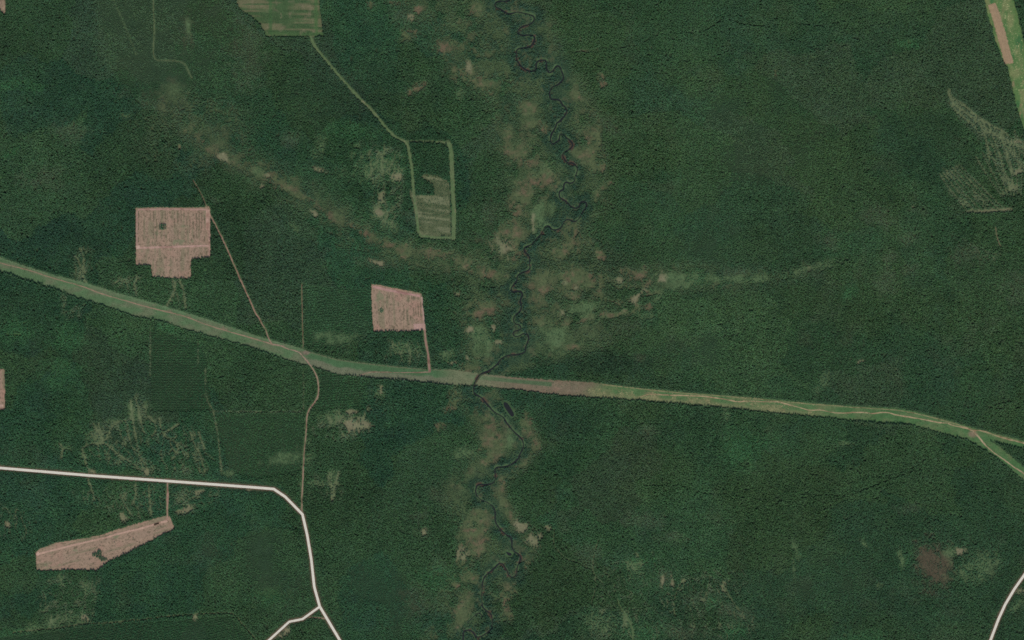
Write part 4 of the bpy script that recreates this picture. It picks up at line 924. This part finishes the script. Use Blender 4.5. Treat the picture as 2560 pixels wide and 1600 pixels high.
for (x, y, rx, ry, am) in ((1500, 906, 150, 30, 0.22), (1420, 1050, 90, 50, 0.12), (870, 210, 160, 100, 0.12), (620, 620, 140, 120, 0.10), (1440, 330, 40, 60, -0.05), (2330, 360, 110, 90, 0.10), (1400, 520, 60, 60, 0.14), (1560, 640, 90, 40, 0.08)):
    am_ = am * sstep(1.3, 0.5, np.hypot((px - x) / rx, (py - y) / ry) + 0.6 * (n3 - 0.5))
    col = mixc(col, BLUE, 1.8 * np.clip(am_, 0, 1)) * (1 - am_)[:, None]
col = mixc(col, GREY_OLIVE, 0.85 * mo * (1 - 0.55 * fl))
col = mixc(col, SCRUB, 0.6 * bo)
col = mixc(col, BROWN, 0.5 * w_)
col = mixc(col, leaf(0.076, 0.090, 0.054), 0.7 * dk)
col = mixc(col, VIVID, 0.8 * v_)
col = mixc(col, BLUE * 0.82, 0.8 * fl * (1 - b_))
col = mixc(col, LIGHT_G, 0.6 * g_)
col = mixc(col, SCRUB, np.clip(b_ + p_, 0, 1) * 0.8)
col = mixc(col, leaf(0.104, 0.150, 0.076), np.clip(th * 1.4, 0, 0.9))
col = mixc(col, LIGHT_G, 0.6 * sstep(6, 0, s(sd_corr)) * sstep(3, 9, np.abs(s(sd_corr)) + 6))
col = mixc(col, LIGHT_G, 0.15 * inplot)
for n, (lab, poly, ang, br, h) in enumerate(PLANT):
    k = pl == n + 1
    col[k] = mixc(col[k], VIVID, np.full(k.sum(), 0.45)) * br
col *= np.exp(rng.normal(0, 1, NT) * (0.05 + 0.05 * coarse))[:, None]
col *= ((0.86 + 0.28 * n3) * (0.88 + 0.24 * n2) * (0.90 + 0.2 * fbm(px, py, 230, 239)))[:, None]
col *= np.exp(rng.normal(0, 0.05, (NT, 3)))

hum = fbm(px + 14 * fbm(px, py, 40, 251), py, 11, 253, 2) - 0.5
hgt = hgt * (1 + (0.12 + 0.88 * coarse) * 0.46 * hum * (pl == 0))
edge_d = np.minimum.reduce([np.abs(s(sd_clear)), np.abs(s(sd_corr)), np.abs(s(sd_ne)), np.abs(s(sd_field))])
hgt = hgt * (1 + 0.08 * np.clip(high_s[st], -2, 2)) * (1 + 0.22 * sstep(9, 3, edge_d))
h = hgt * np.exp(rng.normal(0, 0.045, NT) + (0.01 + 0.10 * coarse) * rng.normal(0, 1, NT) + 0.35 * coarse * (fbm(px, py, 5, 243, 2) - 0.5))
h = np.clip(h, 1.6, 22)
wd = (6.3 + 0.11 * h) * np.exp(rng.normal(0, 0.13, NT)) * np.clip(h / 9.0, 0.45, 1.0)   # crown width in metres
broad = (rng.random(NT) < np.clip(0.16 + 0.5 * g_ + 0.4 * fl + 0.4 * v_ + 0.5 * th - 0.1 * old_nw, 0, 0.9))
idx = np.where(broad, 3 + (rng.random(NT) > 0.5), np.where(w_ + b_ > 0.5, 2, (rng.random(NT) * 3).astype(int)))
crown_d = np.where(broad, 0.54, 0.40)             # model crown width at unit height
scl = np.c_[wd / crown_d, wd / crown_d, h]
rot = np.c_[rng.normal(0, 0.03, NT), rng.normal(0, 0.03, NT), rng.uniform(0, 6.28, NT)]

west_of = px < river_x(py)
north_of = py < (top_y(px) + bot_y(px)) / 2
zz = np.full(NT, -0.1)
# the woods go on beyond the tract
ux, uy = np.meshgrid(np.arange(-800, 3370, 15.0), np.arange(-770, 2380, 15.0)); ux = ux.ravel(); uy = uy.ravel()
kk = (ux < -116) | (ux > 2674) | (uy < -86) | (uy > 1686)
kk &= ~((uy > np.interp(ux, TOP[:, 0], TOP[:, 1]) - 6) & (uy < np.interp(ux, BOT[:, 0], BOT[:, 1]) + 6) & (ux > -130) & (ux < 2710))
ux, uy = ux[kk], uy[kk]; NU = len(ux)
ucol = mixc(np.tile(DARK, (NU, 1)), np.tile(OLIVE, (NU, 1)), sstep(0.3, 0.7, fbm(ux, uy, 140, 221))) * np.exp(rng.normal(0, 0.05, NU))[:, None]
urot = np.c_[np.zeros((NU, 2)), rng.integers(0, 4, NU) * math.pi / 2]
uw = ux < river_x(uy); un = uy < (top_y(ux) + bot_y(ux)) / 2
def put(k, name, label, u=None):
    k = k & ok
    D = [px[k], py[k], zz[k], scl[k], rot[k], col[k], idx[k]]
    if u is not None:
        E = [ux[u], uy[u], np.full(u.sum(), -0.1), np.ones((u.sum(), 3)), urot[u], ucol[u], 5 + (rng.random(u.sum()) > 0.5)]
        D = [np.concatenate([a, b]) for a, b in zip(D, E)]
    tree_cover(name, *D, label)
free = pl == 0
put(free & north_of & west_of, 'forest', 'dense dark spruce forest north of the corridor and west of the river', un & uw)
put(free & north_of & ~west_of, 'forest', 'dense mixed forest north of the corridor and east of the river', un & ~uw)
put(free & ~north_of & west_of, 'forest', 'dense dark forest south of the corridor and west of the river', ~un & uw)
put(free & ~north_of & ~west_of, 'forest', 'dense mixed forest south of the corridor and east of the river', ~un & ~uw)
for n, (lab, poly, ang, br, hh) in enumerate(PLANT):
    put(pl == n + 1, 'young_forest', lab)
print('TREES', ok.sum())

# ------------------------------------------------------------------ brush rows, lone trees, log pile
def tree_parts(VF, name):
    V, F, tf = VF
    def sub(faces, nm, mat):
        used = sorted({i for f in faces for i in f}); m = {u: k for k, u in enumerate(used)}
        me = bpy.data.meshes.new(nm); me.from_pydata([V[u] for u in used], [], [[m[i] for i in f] for f in faces])
        me.materials.append(mat); return me
    return sub(F[:tf], 'trunk', M_BARK), sub(F[tf:], 'crown', M_SPRUCE)
M_SPRUCE = mat_flat('spruce_needles', (0.036, 0.112, 0.054), [(3.5, 0.7, 1.3)])
KIT = [tree_parts(conifer_mesh('s', 6, 40 + k), 's') for k in range(4)]
def lone_tree(x, y, h, w, label, group):
    e = bpy.data.objects.new('spruce_tree', None); COL.objects.link(e)
    e.location = (float(wx(x)), float(wy(y)), 0.2)
    e.rotation_euler = (0, 0, random.uniform(0, 6.28))
    t, c = random.choice(KIT)
    for nm, me in (('trunk', t), ('crown', c)):
        o = bpy.data.objects.new(nm, me); COL.objects.link(o); o.parent = e
        o.scale = (w / 0.40, w / 0.40, h)
    tag(e, label, 'tree', group)
r = random.Random(5)
def grove(poly, sp, label, group, hmin=10, hmax=15):
    P = np.array(poly)
    y = P[:, 1].min() + 1
    while y < P[:, 1].max():
        x = P[:, 0].min() + r.uniform(0.5, 1.5)
        while x < P[:, 0].max():
            jx, jy = x + r.uniform(-0.6, 0.6), y + r.uniform(-0.6, 0.6)
            if inside(poly, np.array([jx]), np.array([jy]))[0]:
                lone_tree(jx, jy, r.uniform(hmin, hmax), r.uniform(5.6, 7.4), label, group)
            x += sp
        y += sp
grove([(398.5, 561), (414.5, 560.5), (415, 574.5), (398.5, 574)], 3.0, 'spruce standing in the square grove inside the stepped clearing', 'trees of the square grove')
grove([(245, 1374), (252.5, 1374), (253, 1388), (258, 1393), (265, 1393), (269, 1397), (266, 1402), (257, 1405), (250, 1403), (244, 1394), (231, 1391), (231, 1383), (243, 1380)], 3.0, 'spruce in the cross-shaped grove inside the slanting clearing', 'trees of the cross-shaped grove')
grove([(950, 771), (955, 769), (958, 776), (956, 783), (951, 784)], 3.0, 'small spruce in the sparse clump inside the four-sided clearing', 'trees of the sparse clump', 5, 8)
for (x, y, lab) in ((286, 1356, 'lone spruce in the slanting clearing, midway between cross-shaped grove and log pile'),
                    (333, 1346, 'lone spruce in the slanting clearing, the one closest to the log pile'),
                    (215, 1385.5, 'lone spruce west of the cross-shaped grove, the upper of two'),
                    (223.5, 1399, 'lone spruce west of the cross-shaped grove, the lower of two'),
                    (250, 1364.5, 'lone spruce just above the stem of the cross-shaped grove'),
                    (946.5, 776, 'lone small spruce just left of the sparse clump in the four-sided clearing')):
    lone_tree(x, y, 9 if x > 900 else 11, 5.0, lab, None)

M_BRUSH = mat_flat('cut_brush', A(98, 90, 70), [(2.5, 0.6, 1.4), (9, 0.85, 1.15)])
def brush_row(x, y0, y1, lean, label, group, w=2.2):
    """a low ragged heap of cut branches"""
    n = max(4, int((y1 - y0) / 1.5)); V = []; F = []
    for i in range(n):
        t = i / (n - 1); yy = y0 + (y1 - y0) * t; xx = x + lean * (t - 0.5) + r.uniform(-0.35, 0.35)
        ww = w * r.uniform(0.35, 1.15) * (0.4 if i in (0, n - 1) else 1)
        hh = r.uniform(0.5, 1.5)
        for dx, z in ((-0.5, 0.2), (-0.2, hh), (0.2, hh * r.uniform(0.6, 1.1)), (0.5, 0.2)):
            V.append((float(wx(xx + dx * ww)), float(wy(yy + r.uniform(-0.3, 0.3))), 0.3 + z))
    for i in range(n - 1):
        for k in range(3):
            a = i * 4 + k; F.append((a, a + 1, a + 5, a + 4))
    me = bpy.data.meshes.new('brush_row'); me.from_pydata(V, [], F); me.materials.append(M_BRUSH)
    o = bpy.data.objects.new('brush_row', me); COL.objects.link(o)
    tag(o, label, 'brush row', group)
GA = 'brush rows in the stepped clearing'
la_w = 'dark brush row in the western half of the stepped clearing'
la_e = 'dark brush row in the eastern half of the stepped clearing'
for (x, ys) in ((346, [(528, 545), (555, 575), (592, 606)]), (359.5, [(530, 540), (552, 566)]), (375.5, [(533, 548)]), (383, [(528, 552), (566, 596)]),
                (391, [(548, 566), (576, 606)]), (405.5, [(530, 546)]), (413, [(528, 548)])):
    for (a, b) in ys: brush_row(x, a, b, r.uniform(-1, 1), la_w, GA)
for (x, ys) in ((436.5, [(528, 536), (545, 570)]), (444.5, [(527, 560), (575, 600)]), (452.5, [(527, 556)]), (460, [(530, 545)]), (474.5, [(546, 582)]), (467, [(540, 562), (575, 588)]),
                (483, [(552, 570), (580, 596)]), (491, [(533, 595)]), (498, [(527, 572)]), (504.5, [(530, 574)]), (511, [(538, 560), (590, 604)])):
    for (a, b) in ys: brush_row(x, a, b, r.uniform(-1, 1), la_e, GA)
GB = 'brush rows in the four-sided clearing'
lb = 'dark brush row in the four-sided clearing right of its sparse clump'
for (x, ys) in ((967, [(762, 772), (802, 812)]), (974, [(738, 748), (768, 780)]), (1010, [(770, 800)]), (1018, [(774, 804)]), (1020.5, [(744, 758)]), (1026, [(788, 800)]), (1029, [(738, 750)]),
                (1034.5, [(740, 752), (768, 790)]), (1039.5, [(766, 788)]), (1045.5, [(758, 792)]), (1051.5, [(755, 792)]), (1003, [(732, 742)])):
    for (a, b) in ys: brush_row(x, a, b, 1.0, lb, GB)

# log pile beside the trail of the slanting clearing
M_LOG = mat_flat('log_bark', A(58, 46, 34), [(1.2, 0.7, 1.3)])
me = bpy.data.meshes.new('log'); bm = bmesh.new()
bmesh.ops.create_cone(bm, cap_ends=True, segments=7, radius1=0.5, radius2=0.42, depth=6.0)
bm.to_mesh(me); bm.free(); me.materials.append(M_LOG)
pile = bpy.data.objects.new('log_pile', None); COL.objects.link(pile)
pile.location = (float(wx(391)), float(wy(1310)), 0.3)
pile.rotation_euler = (0, 0, math.atan2(4, 13.5))
tag(pile, 'long dark log pile lying on the trail near the top of the slanting clearing', 'log pile')
for lay in range(4):
    n = 27 - lay * 2
    for i in range(n):
        o = bpy.data.objects.new('log', me); COL.objects.link(o); o.parent = pile
        o.location = ((i - (n - 1) / 2) * 1.0, r.uniform(-0.4, 0.4), 0.5 + lay * 0.86)
        o.rotation_euler = (math.pi / 2, r.uniform(-0.05, 0.05), r.uniform(-0.04, 0.04))

# ------------------------------------------------------------------ tussocks and stumps: uncounted small stuff
def tuft_model(name, col):
    V = []; F = []; q = random.Random(9)
    for k in range(7):
        a = k * 0.9; x, y = 0.45 * math.cos(a) * (k > 0), 0.45 * math.sin(a) * (k > 0); b = len(V)
        for i in range(5):
            t = 2 * math.pi * i / 5; V.append((x + 0.42 * math.cos(t), y + 0.42 * math.sin(t), 0.0))
        V.append((x * 1.2, y * 1.2, q.uniform(0.6, 1.0)))
        for i in range(5): F.append((b + i, b + (i + 1) % 5, b + 5))
    me = bpy.data.meshes.new(name); me.from_pydata(V, [], F); me.materials.append(M_TREE)
    return bpy.data.objects.new(name, me)
PROTOS = [tuft_model('tussock_model', None)]
NG_TUFT = forest_nodes(); NG = NG_TUFT
def tufts(name, x, y, size, hh, base, label, z=0.4):
    n = len(x)
    col = np.tile(base, (n, 1)) * np.exp(rng.normal(0, 0.14, n))[:, None]
    sz = size * np.exp(rng.normal(0, 0.3, n))
    tree_cover(name, x, y, np.full(n, z), np.c_[sz, sz, np.full(n, hh)], np.c_[np.zeros((n, 2)), rng.uniform(0, 6.28, n)], col, np.zeros(n, int), label)
x = rng.uniform(1440, 2060, 5200); t = rng.beta(3.2, 1.5, 5200); y = top_y(x) + (bot_y(x) - top_y(x)) * t
k = (rng.random(5200) < sstep(0.35, 0.62, fbm(x, y, 22, 601))) & (sample(sd_corr, x, y) < -3)
tufts('dry_tussocks', x[k], y[k], 2.3, 0.9, A(130, 128, 90), 'pale dry tussocks dotted over the eastern corridor')
x = rng.uniform(-100, 2660, 6000); t = rng.random(6000); y = top_y(x) + (bot_y(x) - top_y(x)) * t
k = (rng.random(6000) < 0.12 + 0.7 * sstep(0.5, 0.72, fbm(x, y, 18, 603)) + 0.5 * sstep(0.12, 0.02, np.minimum(t, 1 - t))) & (sample(sd_corr, x, y) < -1) & (sample(d_river, x, y) > 6)
tufts('low_scrub', x[k], y[k], 1.7, 1.2, np.array([0.060, 0.112, 0.050]), 'low green scrub scattered along the whole grass corridor')
x = rng.uniform(2490, 2640, 3600); y = rng.uniform(-60, 420, 3600)
mid = np.interp(y, [-60, 0, 150, 330, 420], [2500, 2503, 2543, 2580, 2605])
k = (sample(sd_ne, x, y) < -2) & ~inside(NE_SOIL, x - 1, y) & (rng.random(3600) < np.exp(-((x - mid - 4) / 13) ** 2))
tufts('dry_tussocks', x[k], y[k], 2.2, 0.9, A(150, 150, 104), 'pale dry tussocks beside the soil strip in the top right corner')
for (poly, n, lab) in ((CLEAR_A, 1500, 'stumps and scraps of brush strewn over the stepped clearing'),
                       (CLEAR_B, 500, 'stumps and scraps of brush strewn over the four-sided clearing'),
                       (CLEAR_C, 900, 'stumps and scraps of brush strewn over the slanting clearing')):
    P = np.array(poly)
    x = rng.uniform(P[:, 0].min(), P[:, 0].max(), 2 * n); y = rng.uniform(P[:, 1].min(), P[:, 1].max(), 2 * n)
    k = inside(poly, x, y) & (sample(sd_clear, x, y) < -3)
    tufts('stumps', x[k], y[k], 1.1, 0.7, A(92, 84, 66), lab)
